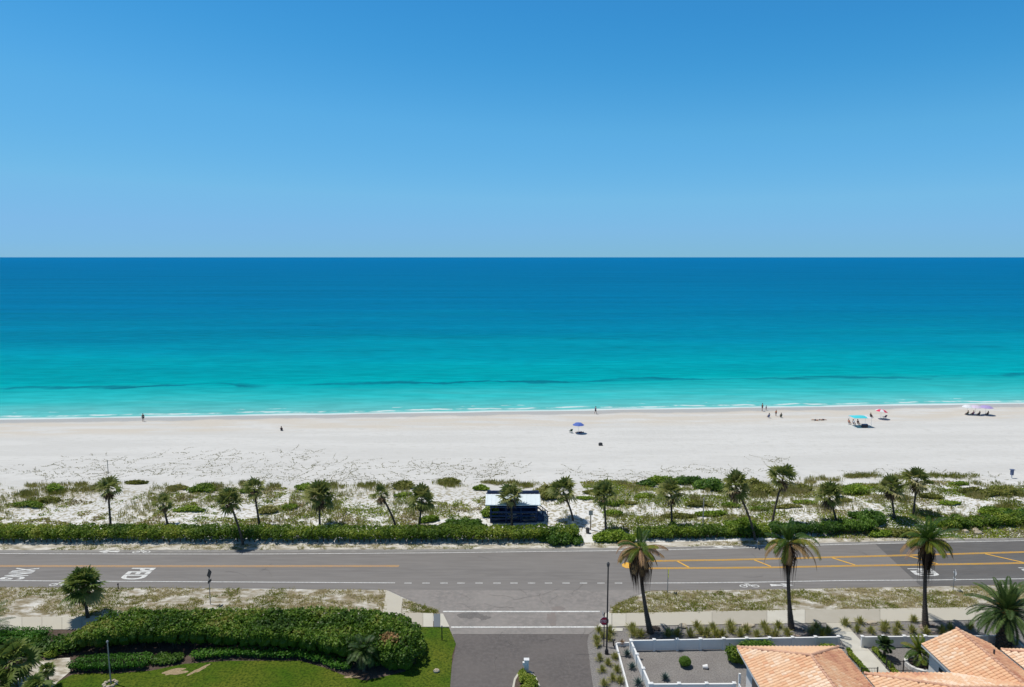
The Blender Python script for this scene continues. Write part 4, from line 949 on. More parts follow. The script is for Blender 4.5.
# big seagrape hedge on the near side
def area_hedge(name, label, pts_near, pts_far, ht, n, size, m, seed, cat='hedge', step=1.1, hv=0.15):
    """fills the ground between two pixel polylines (near and far foot of the hedge)"""
    rd = random.Random(seed); bl = []; ht_ = 2 if callable(ht) else ht
    x0, x1 = pts_near[0][0], pts_near[-1][0]
    m_ = 40
    for i in range(m_+1):
        x = x0+(x1-x0)*i/m_; a = g(x, lerp_line(pts_near, x)); c = g(x, lerp_line(pts_far, x))
        c.x = a.x; dep = (c-a).length; k = max(1, int(dep/step))
        for j in range(k):
            q = a.lerp(c, (j+0.5)/k)
            e = ht(x) if callable(ht) else ht
            e *= rd.uniform(1-hv, 1+hv*0.5)
            bl.append((q.x+rd.uniform(-.2, .2), q.y+rd.uniform(-.15, .15), e*0.57, (x1-x0)/m_*0.078*0.9+0.25, dep/k*0.62, e*0.46))
    return plant(name, label, cat, bl, n, size, m, seed, None, [(b_[0], b_[1]) for b_ in bl[::2]], 0.9, shell=0.70, core=0.55, sq=0.66, under=1.3 if ht_ > 1.5 else 0.3)
area_hedge('hedge', 'big rounded seagrape hedge between the lawn and the road', [(70, 657), (90, 658), (140, 654), (200, 655), (300, 660), (340, 668), (372, 672), (400, 672), (412, 668)],
           [(70, 645), (90, 636), (110, 630), (200, 630), (300, 630), (360, 631), (385, 634), (400, 640), (412, 650)], lambda x: 2.3*min(1, 0.55+(x-66)/55)*min(1.0, 0.62+(422-x)/60), 70000, 0.112, M['grape'], 41, hv=0.13)
area_hedge('hedge', 'low clipped green hedge bordering the left end of the lawn', [(72, 673.5), (100, 674), (142, 671)], [(72, 664), (100, 662), (142, 661)], 0.85, 3600, 0.08, M['lowhedge'], 42, step=0.6, hv=0.06)
area_hedge('hedge', 'low curving green hedge in front of the middle of the big hedge', [(194, 661.5), (240, 660), (300, 660.5), (325, 667), (343, 674)], [(194, 656), (240, 654), (300, 654), (325, 660), (343, 667)], 0.75, 4200, 0.08, M['lowhedge'], 43, step=0.6, hv=0.06)
area_hedge('hedge', 'smooth rounded dark green hedge at the left edge below the sidewalk', [(-60, 650), (0, 650), (33, 650)], [(-60, 637), (0, 637), (33, 637)], 1.1, 4600, 0.08, M['lowhedge'], 44, step=0.8, hv=0.05)
area_hedge('shrub', 'mixed dark shrubs between the rounded hedge and the big hedge', [(0, 662), (40, 658), (74, 656)], [(0, 650), (40, 646), (74, 643)], 1.1, 2600, 0.12, M['dkshrub'], 45, cat='shrub', hv=0.35)
q = g(50, 658); plant('shrub', 'small bright green shrub at the top of the white gravel path', 'shrub', [(q.x, q.y, 0.3, 0.45, 0.35, 0.35), (q.x+.3, q.y+.1, 0.25, 0.35, 0.3, 0.28)], 260, 0.08, M['shrub'], 46)
# woody dry shrub at the hedge end
for (px, py, wd, ht, mt, lab, n) in [(396, 672, 2.1, 2.0, 'dkshrub', 'dark rounded bush at the right tip of the big hedge', 2600), (166, 663, 1.9, 0.5, 'dkshrub', 'low dark plants between the two low clipped hedges', 900), (380, 668, 1.2, 1.2, 'dkshrub', 'dark bush behind the drooping feather palm', 900)]:
    p = g(px, py); rd = random.Random(px)
    plant('bush', lab, 'bush', [(p.x+rd.uniform(-.4, .4)*wd, p.y+0.3+rd.uniform(-.35, .35), ht*0.5*rd.uniform(.8, 1.1), wd*0.33, 0.55, ht*0.48) for _ in range(8)], n, 0.11, M[mt], px+9)
p = g(392, 672)
plant('shrub', 'sparse grey brown shrub at the right end of the big hedge', 'shrub', [(p.x, p.y+1.2, 1.5, 0.9, 0.7, 0.9), (p.x-0.6, p.y+1.6, 1.6, 0.8, 0.8, 0.8)], 900, 0.12, M['tan_dead'], 47, core=0.2, stem_h=1.2)

# ------------------------------------------------------------------ dune stuff: ground cover, grass, vines
rng = np.random.default_rng(7)
def scatter(n, x0, x1, y0, y1): return rng.uniform(x0, x1, n), rng.uniform(y0, y1, n)
x, y = scatter(420000, -88, 92, 79.5, 99)
edge = 97.5-4.0*(1-sstep(-5, 30, x))+2.5*np.sin(x*0.13)+3*(vn(x, y, 9, 3)-0.5)
mask = fbm(x, y*1.4, 4.2, 21); mask = np.where(x < 12, 0.5*mask+0.5*fbm(x, y*1.3, 1.5, 23), mask)
dens = np.where(x > 12, 0.43, 0.475)-0.10*((y < 87) & (x > 12))-0.03*(y < 84)
pathx = g(588, 535).x
inpath = (np.abs(x-(pathx+(y-80)*-0.07)) < 2.1) & (y < 99)
hut = (x > g(484, 526).x-0.5) & (x < g(552, 526).x+0.5) & (y < 88.5) & (y > 82)
fine = vn(x, y, 0.7, 33)
keep = (y < edge) & (mask > dens+0.10*(fine-0.5)) & ~inpath & ~hut & (rng.random(len(x)) < np.clip((mask-dens)*5, 0.10, 0.75))
x, y = x[keep], y[keep]; mk = mask[keep]
if len(x) > 150000: x, y, mk = x[:150000], y[:150000], mk[:150000]
z = hgt(x, y)+rng.uniform(0.02, 0.28, len(x))*np.clip((mk-0.5)*6, 0.2, 1)
C = np.stack([x, y, z], 1)
up = np.tile([0, 0, 1.0], (len(x), 1)); tt = np.clip(fbm(x, y, 3.5, 44)*1.5-0.25+rng.normal(0, .2, len(x))+np.where(x < 12, 0.15, 0.0), 0, 1)
tag(MB().quads(leafquads(C, rng.uniform(0.06, 0.17, len(x)), rng, up, 0.45, 0.6), tt).build('ground_cover', M['cover']), 'patchy green and brown creeping plants over the white dune sand', 'ground cover', kind='stuff')

# sea oats and bunch grass, in bands and clumps
def tufts(cx, cy, rad, nb, hgt_, rng, tintc, lean=0.5):
    n = len(cx); k = nb
    bx = np.repeat(cx, k)+rng.normal(0, rad, n*k); by = np.repeat(cy, k)+rng.normal(0, rad, n*k)
    bz = hgt(bx, by)-0.02
    a = rng.uniform(0, 2*PI, n*k); ln = rng.uniform(0.1, lean, n*k); hh = np.repeat(hgt_, k)*rng.uniform(0.6, 1.15, n*k)
    B = np.stack([bx, by, bz], 1); Tp = B+np.stack([np.cos(a)*ln*hh, np.sin(a)*ln*hh, hh], 1)
    Md = B*0.45+Tp*0.55+np.stack([np.zeros(n*k), np.zeros(n*k), hh*0.08], 1)
    sd = np.stack([-np.sin(a), np.cos(a), np.zeros(n*k)], 1)*(0.018+0.012*rng.random(n*k))[:, None]
    return np.stack([B-sd, Md-sd*1.3, Tp, Md+sd*1.3], 1), np.clip(np.repeat(tintc, k)+rng.normal(0, .15, n*k), 0, 1)
Gx = []; Gy = []; Gt = []
def clump(px, py, wpx, hpx, n, t):
    u = rng.normal(0, 0.42, n)*wpx/2*1.1; v = rng.uniform(-1, 1, n)*hpx/2
    for a_, b_ in zip(u, rng.normal(0, 0.55, n)*hpx/2):
        q = g(px+a_, py+b_)
        if vn(q.x, q.y, 1.8, 91) < 0.42: continue
        Gx.append(q.x); Gy.append(q.y); Gt.append(t+rng.normal(0, .1))
for (a) in [(15, 492, 70, 7, 330, .55), (78, 494, 62, 9, 520, .5), (97, 493, 30, 8, 160, .5), (55, 497, 22, 9, 130, .25), (25, 500, 30, 6, 120, .4), (-40, 495, 70, 10, 260, .5),
            (176, 495, 26, 6, 120, .5), (213, 493, 30, 6, 120, .45), (245, 490, 22, 5, 90, .55), (272, 492, 22, 5, 100, .5), (335, 490, 30, 5, 110, .5), (352, 492, 26, 5, 150, .45),
            (372, 492, 14, 5, 60, .4), (448, 490, 28, 6, 120, .4), (490, 487, 30, 4, 100, .5), (530, 489, 30, 5, 110, .45), (515, 486, 30, 3, 90, .4), (622, 492, 12, 10, 70, .6), (755, 492, 34, 10, 200, .5),
            (765, 500, 30, 8, 160, .5), (793, 498, 50, 9, 240, .6), (805, 486, 30, 6, 120, .65), (830, 482, 40, 5, 130, .5), (860, 480, 50, 4, 160, .4), (690, 505, 30, 5, 90, .6), (830, 512, 40, 6, 80, .6), (905, 505, 20, 6, 80, .5),
            (970, 503, 36, 9, 200, .55), (1010, 500, 40, 8, 220, .35), (975, 526, 24, 8, 120, .7), (945, 480, 70, 4, 160, .3), (985, 488, 30, 4, 90, .3), (900, 482, 30, 4, 90, .5), (1000, 512, 40, 8, 140, .4), (735, 500, 20, 10, 90, .5)]: clump(*a)
x, y = scatter(6000, -85, 90, 80.5, 97); mk = fbm(x, y, 5, 66); kp = (mk > np.where(x > 12, 0.47, 0.50)) & (np.abs(x-pathx) > 2.1) & ~((x > -5) & (x < 5.5) & (y < 88.5))
x, y = x[kp], y[kp]; Gx += x.tolist(); Gy += y.tolist(); Gt += (0.45+0.2*(rng.random(len(x))-0.3)).tolist()
Gx = np.array(Gx); Gy = np.array(Gy); Gt = np.array(Gt)
Vq, Tq = tufts(Gx, Gy, 0.16, 9, rng.uniform(0.35, 0.85, len(Gx)), rng, Gt)
tag(MB().quads(Vq, Tq).build('dune_grass', M['dunegrass']), 'clumps of olive and straw coloured dune grass', 'grass', kind='stuff')

# dry grass on the verges
def verge_pts(n, top, bot, x0, x1, thr, seed):
    px = rng.uniform(x0, x1, n); u = rng.random(n); X = []; Y = []
    for a_, b_ in zip(px, u):
        yt, yb = lerp_line(top, a_), lerp_line(bot, a_); q = g(a_, yt+(yb-yt)*b_); X.append(q.x); Y.append(q.y)
    X = np.array(X); Y = np.array(Y); k = fbm(X, Y*1.6, 2.4, seed) > thr
    return X[k], Y[k]
a1 = verge_pts(6500, NEAR, lt, -60, 385, 0.44, 71); a2 = verge_pts(6500, [(612, 607), (626, 600), (647, 592), (740, 591), (850, 589), (1024, 586), (1100, 584)], rt, 612, 1090, 0.40, 72)
a3 = verge_pts(2600, [(0, 545), (500, 544.5), (730, 542), (1024, 532)], FAR, -60, 1080, 0.46, 73)
a4 = verge_pts(260, [(402, 599), (440, 612)], [(402, 613), (440, 613)], 403, 436, 0.3, 74)
X = np.concatenate([a1[0], a2[0], a3[0], a4[0]]); Y = np.concatenate([a1[1], a2[1], a3[1], a4[1]])
Vq, Tq = tufts(X, Y, 0.12, 7, rng.uniform(0.06, 0.18, len(X)), rng, np.clip(fbm(X, Y, 3, 81)*1.5-0.25, 0, 1), 1.6)
tag(MB().quads(Vq, Tq).build('verge_grass', M['dunegrass']), 'dry patchy grass on the sandy road verges', 'grass', kind='stuff')

# creeping vines on the open sand
vx = []; rv_ = random.Random(12)
VS = [(110, 460, 90, 10), (40, 470, 90, 8), (250, 455, 150, 10), (300, 465, 180, 12), (160, 468, 120, 12), (380, 472, 160, 14), (450, 465, 110, 12), (480, 472, 80, 14), (505, 465, 50, 10), (200, 475, 200, 10), (60, 478, 120, 6),
      (580, 473, 40, 8), (620, 480, 60, 8), (660, 476, 60, 8), (700, 470, 60, 8), (770, 462, 40, 8), (735, 474, 60, 8), (945, 476, 60, 8), (960, 482, 90, 10), (990, 492, 50, 8), (1020, 500, 40, 8), (880, 474, 60, 3), (410, 480, 160, 8), (320, 480, 120, 8)]
mbv = MB(); allq = []; allt = []
for (cx, cy, wpx, hpx) in VS:
    for _ in range(int(wpx*0.34)):
        q = g(cx+rv_.uniform(-.5, .5)*wpx, cy+rv_.uniform(-.5, .5)*hpx); a = rv_.choice((0.3, 2.9, 3.4, 0.0))+rv_.uniform(-.4, .4); x_, y_ = q.x, q.y
        for s_ in range(rv_.randint(3, 30)):
            a += rv_.uniform(-.45, .45); x_ += 0.13*math.cos(a); y_ += 0.20*math.sin(a)
            if rv_.random() < 0.75: vx.append((x_, y_))
vx = np.array(vx); zz = hgt(vx[:, 0], vx[:, 1])+rng.uniform(0.02, 0.07, len(vx))
C = np.stack([vx[:, 0], vx[:, 1], zz], 1); up = np.tile([0, 0, 1.0], (len(vx), 1))
tag(MB().quads(leafquads(C, rng.uniform(0.05, 0.125, len(vx)), rng, up, 0.55, 0.7), rng.random(len(vx))).build('beach_vines', M['vine']), 'thin dark runners of beach vine creeping over the white sand', 'vines', kind='stuff')

# ------------------------------------------------------------------ beach shelter
p0 = g(490, 526); p1 = g(537, 526); Y0 = p0.y+0.2; DX = p1.x-p0.x
root = empty('beach_shelter', ((p0.x+p1.x)/2, Y0+1.5, 0), 'dark blue raised beach shelter with a pale metal roof', 'shelter')
hx = DX/2; zb = float(hgt(0, Y0+1))
zE = lift(512, 504.5, Y0).z
def m_(): return MB()
for sx in (-1, -0.33, 0.33, 1):
    for yy in (-1.4, 1.4): b = m_(); b.box((sx*(hx-0.1), yy, zE/2), (0.18, 0.18, zE+0.3)); b.build('post', M['navy'], root)
b = m_()                                            # plank walls, with an open band under the roof
for k in range(4): b.box((0, -1.45, 0.42+k*0.42), (2*hx, 0.05, 0.15))
b.build('front_wall', M['navy'], root)
b = m_(); b.box((0, 1.45, zE*0.5), (2*hx, 0.05, zE*0.95)); b.build('back_wall', M['navy'], root)
for q_ in (-hx, hx): b = m_(); b.box((q_, 0, 1.1), (0.05, 2.8, 1.6)); b.build('side_wall', M['navy'], root)
b = m_(); b.box((0, 0, 0.35), (2*hx-0.1, 2.75, 0.12)); b.build('deck', M['navy'], root)
for zr in (1.0, 1.55, 2.15):
    b = m_(); b.box((0, -1.50, zr+0.25), (2*hx+0.08, 0.07, 0.10)); o = b.build('rail', M['blue_wood'], root); o['label'] = 'long blue rail'
zr = lift(512, 491.5, Y0+2.2).z
b = m_(); x0, x1 = g(485.5, 526).x-p0.x-hx, g(540.5, 526).x-p0.x-hx
y_e, y_r = -1.9, 0.35; zr0 = zE+0.62
b.add([(x0, y_e, zE), (x1, y_e, zE), (x1, y_r, zr0), (x0, y_r, zr0), (x0, y_e, zE+0.1), (x1, y_e, zE+0.1), (x1, y_r, zr0+0.1), (x0, y_r, zr0+0.1)], [(3, 2, 1, 0), (4, 5, 6, 7), (0, 1, 5, 4), (2, 3, 7, 6), (1, 2, 6, 5), (0, 4, 7, 3)])
for k in range(13):
    xx = x0+0.15+(x1-x0-0.3)*k/12; b.beam((xx, y_e, zE+0.12), (xx, y_r, zr0+0.12), 0.04, 0.05)
b.build('roof', M['shelter_roof'], root)
b = m_(); y2 = 2.4
b.add([(x0, y_r+.01, zr0), (x1, y_r+.01, zr0), (x1, y2, zr0-0.5), (x0, y2, zr0-0.5), (x0, y_r+.01, zr0+0.1), (x1, y_r+.01, zr0+0.1), (x1, y2, zr0-0.4), (x0, y2, zr0-0.4)], [(3, 2, 1, 0), (4, 5, 6, 7), (0, 1, 5, 4), (2, 3, 7, 6), (1, 2, 6, 5), (0, 4, 7, 3)])
b.box(((x0+x1)/2, y_r+0.15, zr0+0.28), (x1-x0-0.3, 0.25, 0.42)); b.build('rear_roof', M['navy'], root)['label'] = 'dark navy rear slope of the roof'
b = m_(); sx = hx+0.03
for k in range(6): b.box((sx+0.15+k*0.22, -0.4, 1.15-k*0.2), (0.26, 1.6, 0.06)); b.box((sx+0.15+k*0.22, -1.18, (1.15-k*0.2)/2), (0.2, 0.05, 1.15-k*0.2))
b.build('stair', M['blue_wood'], root)
for yy in (-1.22, 0.42):
    b = m_(); b.beam((sx, yy, 2.3), (sx+1.5, yy, 1.05), 0.07, 0.09); b.beam((sx, yy, 1.85), (sx+1.4, yy, 0.65), 0.05, 0.07)
    for k in (0.05, 0.75, 1.4): b.box((sx+k, yy, (2.3-k*0.83)/2), (0.08, 0.08, 2.3-k*0.83))
    b.build('handrail', M['navy'], root)
for q_ in (-1.6, 1.3):
    b = m_(); b.box((q_, -0.2, 0.85), (1.8, 0.7, 0.06))
    for x_ in (q_-0.7, q_+0.7): b.box((x_, -0.2, 0.62), (0.08, 0.5, 0.42))
    b.build('bench', M['blue_wood'], root)

# ------------------------------------------------------------------ poles, posts and signs
def pole_obj(name, px, py, hh, r, m, label, cat, extra=None):
    p = g(px, py); z0 = float(hgt(p.x, p.y)); root = empty(name, (p.x, p.y, z0), label, cat)
    MB().tube([(0, 0, -0.3), (0, 0, hh)], [r, r*0.9], 8).build('post', M[m], root)
    if extra: extra(root, hh)
    return root
def cap_ex(mt, r=0.09, h_=0.12):
    def f(root, hh): MB().tube([(0, 0, hh-0.01), (0, 0, hh+h_*0.6), (0, 0, hh+h_)], [r, r, r*0.4], 8).build('cap', M[mt], root)
    return f
pole_obj('stake', 108.4, 475.5, 2.1, 0.06, 'grey_wood', 'thin wooden stake on the open sand above the first dune palm', 'stake', cap_ex('grey_wood', 0.08))
pole_obj('marker_pole', 702.5, 535, 4.6, 0.07, 'grey_wood', 'tall thin pale pole standing among shrubs behind the road', 'pole', cap_ex('grey_wood', 0.1))
def beachsign(root, hh):
    MB().box((0, -0.06, hh-0.35), (0.5, 0.03, 0.6)).build('sign_board', M['grey_wood'], root)
pole_obj('path_post', 590.5, 531, 2.6, 0.08, 'wood', 'brown wooden sign post at the start of the sandy beach path', 'post', beachsign)
pole_obj('marker_post', 757, 548, 0.8, 0.04, 'grey_metal', 'short grey roadside marker below the leaning palm', 'post', cap_ex('white_metal', 0.06))
pole_obj('marker_post', 118.3, 589, 0.5, 0.05, 'black_metal', 'tiny black post on the near verge right of the low cabbage palm', 'post', cap_ex('black_metal', 0.08))
pole_obj('utility_stub', 613.6, 646, 0.55, 0.07, 'black_metal', 'short black stub post beside the lamp post', 'post', cap_ex('black_metal', 0.14, 0.1))
pole_obj('marker_post', 442, 640.5, 1.3, 0.05, 'black_metal', 'short dark post on the lawn corner by the tactile strip', 'post', cap_ex('grey_metal', 0.08))
p = g(588, 532); b = MB(); z0 = float(hgt(p.x, p.y)); root = empty('bin', (p.x-0.1, p.y-0.5, z0), 'small dark bin standing beside the beach path post', 'bin')
MB().tube([(0, 0, 0), (0, 0, 0.55)], [0.2, 0.25], 10).build('barrel', M['dark_sign'], root); MB().tube([(0, 0, 0.56), (0, 0, 0.63)], [0.27, 0.2], 10).build('lid', M['black_metal'], root)
# blue bin on post on the beach
p = g(1011.5, 478.5); root = empty('litter_bin', (p.x, p.y, float(hgt(p.x, p.y))), 'blue litter bin on a white post at the right of the open beach', 'bin')
MB().tube([(0, 0, -0.2), (0, 0, 0.55)], 0.09, 8).build('post', M['white_metal'], root)
MB().box((0, 0, 0.95), (0.34, 0.34, 0.8)).build('box', M['bin_blue'], root); MB().box((0, 0, 1.40), (0.60, 0.45, 0.08)).build('lid', M['bin_blue'], root)

# lamp post
p = g(606.6, 654); top = lift(604.8, 562, p.y)
root = empty('lamp_post', (p.x, p.y, 0), 'tall black lamp post beside the stop sign', 'lamp post')
hh = top.z
MB().tube([(0, 0, -0.2), (0, 0, 1.0), (0, 0, hh-0.5)], [0.085, 0.07, 0.055], 12).build('pole', M['black_metal'], root)
MB().tube([(0, 0, 0), (0, 0, 0.35), (0, 0, 0.45)], [0.17, 0.15, 0.09], 12).build('base', M['black_metal'], root)
MB().tube([(0, 0, hh-0.5), (0, 0, hh-0.3), (0, 0, hh-0.12), (0, 0, hh)], [0.06, 0.12, 0.13, 0.04], 12).build('lamp_head', M['dark_sign'], root)
# stop sign
def octa(r): return [(r*math.cos(PI/8+k*PI/4), r*math.sin(PI/8+k*PI/4)) for k in range(8)]
p = g(603.8, 646.5); cz = lift(603.6, 620.7, p.y).z
root = empty('stop_sign', (p.x, p.y, 0), 'dark red octagonal stop sign on a black post', 'stop sign')
MB().tube([(0, 0, -0.2), (0, 0, cz+0.75)], 0.045, 8).build('post', M['black_metal'], root)
def plate(rr, y0, y1): 
    o = octa(rr); V = [(a, y0, cz+c) for a, c in o]+[(a, y1, cz+c) for a, c in o]
    return MB().add(V, [tuple(range(8)), tuple(range(15, 7, -1))]+[(i, i+8, (i+1) % 8+8, (i+1) % 8) for i in range(8)])
plate(0.41, -0.075, -0.055).build('border', M['white_metal'], root)
plate(0.375, -0.085, -0.0751).build('sign_plate', M['stop_red'], root)
me, V = text_mesh('STOP', M['white_metal'], 'lettering'); V2 = np.stack([V[:, 0]*0.56, np.full(len(V), -0.088), V[:, 1]*0.25+cz], 1)
me.vertices.foreach_set('co', V2.ravel()); me.update(); o = bpy.data.objects.new('lettering', me); COL.objects.link(o); o.parent = root
MB().box((-0.12, 0.08, cz+0.62), (0.05, 0.5, 0.2)).build('street_plate', M['grey_metal'], root)
# yellow pedestrian sign, seen almost edge on
def edge_sign(px, py, pyt, pyb, m, label, rz, wd=0.75, mt2='grey_metal', extra=None):
    p = g(px, py); z1 = lift(px, pyt, p.y).z; z0 = lift(px, pyb, p.y).z
    root = empty('road_sign', (p.x, p.y, 0), label, 'road sign')
    MB().tube([(0, 0, -0.2), (0, 0, z1-0.05)], 0.04, 8).build('post', M[mt2], root)
    hm = z1-z0; b = MB(); c = (z1+z0)/2+hm*0.12; s = hm*0.36; w_ = wd/2
    ca, sa = math.cos(rz), math.sin(rz)
    V = []
    for t_ in (-0.012, 0.012):
        for (a, z_) in ((0, -s), (w_, 0), (0, s), (-w_, 0)): V.append((a*ca-(t_-0.06)*sa, a*sa+(t_-0.06)*ca, c+z_))
    b.add(V, [(0, 1, 2, 3), (7, 6, 5, 4)]+[(i, i+4, (i+1) % 4+4, (i+1) % 4) for i in range(4)]); b.build('warning_plate', M[m], root)
    b = MB(); b.box((0.05*sa, -0.05*ca, z0+hm*0.06), (wd*0.75, 0.02, hm*0.2), rz); b.build('lower_plate', M[m], root)
    return root
edge_sign(667.5, 592.5, 568.5, 577, 'lime', 'yellow green warning sign on a thin post on the right verge', R(74), 0.9)
edge_sign(210.5, 604.5, 568.5, 582, 'dark_sign', 'dark backed road sign seen from its edge on the left verge', R(82), 0.8)
edge_sign(953, 590.5, 569, 579.5, 'white_metal', 'pale narrow road sign right of the green coconut palm', R(80), 0.7)
# thin lamp pole on the lawn
p = g(111, 684); top = lift(104.7, 640.5, p.y); root = empty('light_pole', (p.x, p.y, 0), 'thin grey light pole on the lawn in front of the big hedge', 'light pole')
MB().tube([(0, 0, -0.2), (-0.02, 0, top.z-0.1)], [0.055, 0.042], 10).build('pole', M['grey_metal'], root)
MB().tube([(-0.02, 0, top.z-0.1), (-0.02, 0, top.z)], [0.1, 0.05], 10).build('cap', M['grey_metal'], root)
rd = random.Random(9); b = MB()
for i in range(9):
    a = i*0.7; b.ball((p.x+0.45*math.cos(a), p.y+0.4*math.sin(a)-0.1, 0.1), (0.17, 0.14, 0.12), 7, 5, jit=0.15, rnd=rd)
tag(b.build('rock_ring', M['rock'], loc=(p.x, p.y, 0)), 'ring of pale pinkish rocks at the foot of the thin grey pole', 'rocks')

# island and keypad pedestal in the driveway
P = gp([(512, 690), (514, 680), (518, 674), (524, 671), (531, 672.5), (536, 678), (540, 687)]); c = Vector(((P[0].x+P[-1].x)/2, P[0].y-1.5, 0))
isl = [(p.x, p.y) for p in P]+[(P[-1].x+0.05, 43.0), (P[-1].x-0.4, 41.5), (P[0].x+0.4, 41.5), (P[0].x, 43.0)]
b = MB(); b.prism(isl, -0.05, 0.14, 0.9); tag(b.build('kerbed_island', M['concrete']), kind='structure')
cx = sum(q[0] for q in isl)/len(isl); cy = sum(q[1] for q in isl)/len(isl)
b = MB(); b.prism([(cx+(q[0]-cx)*0.86, cy+(q[1]-cy)*0.94) for q in isl], 0.0, 0.15); tag(b.build('island_soil', M['mulch']), kind='structure')
ctop = g(525.5, 672); cbot = g(526.5, 690)
def cx0(y_): return cbot.x+(ctop.x-cbot.x)*(y_-cbot.y)/(ctop.y-cbot.y) if y_ > cbot.y else cbot.x
rd = random.Random(2); bl = []
for i in range(34):
    yy = 43.0+i*0.275+rd.uniform(-.1, .1); ex = 1 if yy < 50.5 else 1-(yy-50.5)/2.0*0.6
    bl.append((cx0(yy)-0.08+rd.uniform(-.62, .62)*ex, yy, 0.40*ex+0.05, 0.50*ex, 0.36, 0.40*ex))
plant('shrub', 'mixed green shrubs filling the driveway island', 'shrub', bl, 9000, 0.07, M['hedge'], 51, base=(cx, 47.5, 0.15), stem_h=0.2)
p = g(526.5, 673); root = empty('keypad_pedestal', (p.x, p.y, 0.15), 'pale blue white pedestal at the tip of the driveway island', 'pedestal')
MB().box((0, 0, 0.5), (0.36, 0.3, 1.0)).build('column', M['white_metal'], root)
MB().box((0, 0, 1.04), (0.44, 0.38, 0.08)).build('cap', M['white_metal'], root)
MB().box((-0.25, -0.05, 0.72), (0.14, 0.2, 0.26)).build('keypad', M['vinyl'], root)

# ------------------------------------------------------------------ fences
def fence(name, pts, ht, label, seed=0, px=1.95, group='white vinyl fences round the garden', m='vinyl', pw=0.20, start_post=True):
    c = sum((Vector(p) for p in pts), Vector())/len(pts)
    root = empty(name, (c.x, c.y, 0), label, 'fence', group)
    for a, e in zip(pts[:-1], pts[1:]):
        a = Vector(a)-c; e = Vector(e)-c; a.z = e.z = 0; L = (e-a).length; d = (e-a).normalized(); n = max(1, round(L/px)); rz = math.atan2(d.y, d.x)
        b = MB(); mid = (a+e)/2; b.box((mid.x, mid.y, ht*0.5), (L-0.02, 0.04, ht*0.88), rz)
        k = int(L/0.16)
        for i in range(k):
            q = a.lerp(e, (i+0.5)/k); nn = Vector((-d.y, d.x, 0))
            for sg in (-1, 1): b.box((q.x+nn.x*0.024*sg, q.y+nn.y*0.024*sg, ht*0.5), (0.145, 0.008, ht*0.82), rz)
        b.build('panel', M[m], root)
        b = MB(); b.box((mid.x, mid.y, ht*0.97), (L-0.02, 0.15, 0.08), rz); b.build('top_rail', M[m], root)
        for i in range(n+1):
            q = a.lerp(e, i/n)
            b = MB(); b.box((q.x, q.y, ht*0.53), (pw, pw, ht*1.06), rz); po = b.build('post', M[m], root)
            b = MB(); zc = ht*1.06+0.002
            s = pw*0.72; V = [(-s, -s, zc), (s, -s, zc), (s, s, zc), (-s, s, zc), (-s, -s, zc+.03), (s, -s, zc+.03), (s, s, zc+.03), (-s, s, zc+.03), (0, 0, zc+.10)]
            V = [(q.x+x*math.cos(rz)-y*math.sin(rz), q.y+x*math.sin(rz)+y*math.cos(rz), z) for x, y, z in V]
            b.add(V, [(3, 2, 1, 0), (0, 1, 5, 4), (1, 2, 6, 5), (2, 3, 7, 6), (3, 0, 4, 7), (4, 5, 8), (5, 6, 8), (6, 7, 8), (7, 4, 8)]); b.build('post_cap', M[m], po)
    return root
FH = 1.0
c1 = g(631, 640.5, FH); c2 = g(838.5, 636.8, FH); c3 = g(862.5, 636.8, FH); c4 = g(1009, 635.5, FH)
c0 = (g(650, 684, FH).x, g(650, 684, FH).y, 0); cr = (g(734, 683, FH).x, c0[1]+0.05, 0)
fence('garden_fence', [(c1.x, c1.y, 0), (c2.x, c2.y, 0)], FH, 'white vinyl fence running from the driveway corner to the concrete walk')
fence('garden_fence', [(c1.x+0.15*0, c1.y-0.12, 0), c0], FH, 'white vinyl fence running towards the viewer beside the driveway bed')
fence('garden_fence', [(c0[0]+0.12, c0[1], 0), cr], FH, 'white vinyl fence across the front of the gravel yard')
fence('garden_fence', [(c3.x, c3.y, 0), (c4.x, c4.y, 0)], FH, 'white vinyl fence right of the concrete walk, behind the gable')
fence('garden_fence', [(c4.x+0.02, c4.y-0.14, 0), (g(1032, 652, FH).x, g(1032, 652, FH).y-6, 0)], FH, 'white vinyl fence at the right edge below the date palm')
# low white edging left of the fence
a = g(616, 643, 0.3); e = g(628, 688, 0.3); e2 = g(629, 642.6, 0.3)
root = empty('garden_edging', (a.x, a.y, 0), 'low white edging around the narrow agave bed', 'edging')
d = (e-a).normalized(); e = a+d*((e-a).length+3)
b = MB(); b.beam((0, 0, 0.16), (e.x-a.x, e.y-a.y, 0.16), 0.14, 0.34); b.build('long_side', M['vinyl'], root)
b = MB(); b.beam((0.09, 0.0, 0.155), (e2.x-a.x, e2.y-a.y, 0.155), 0.13, 0.33); b.build('short_side', M['vinyl'], root)

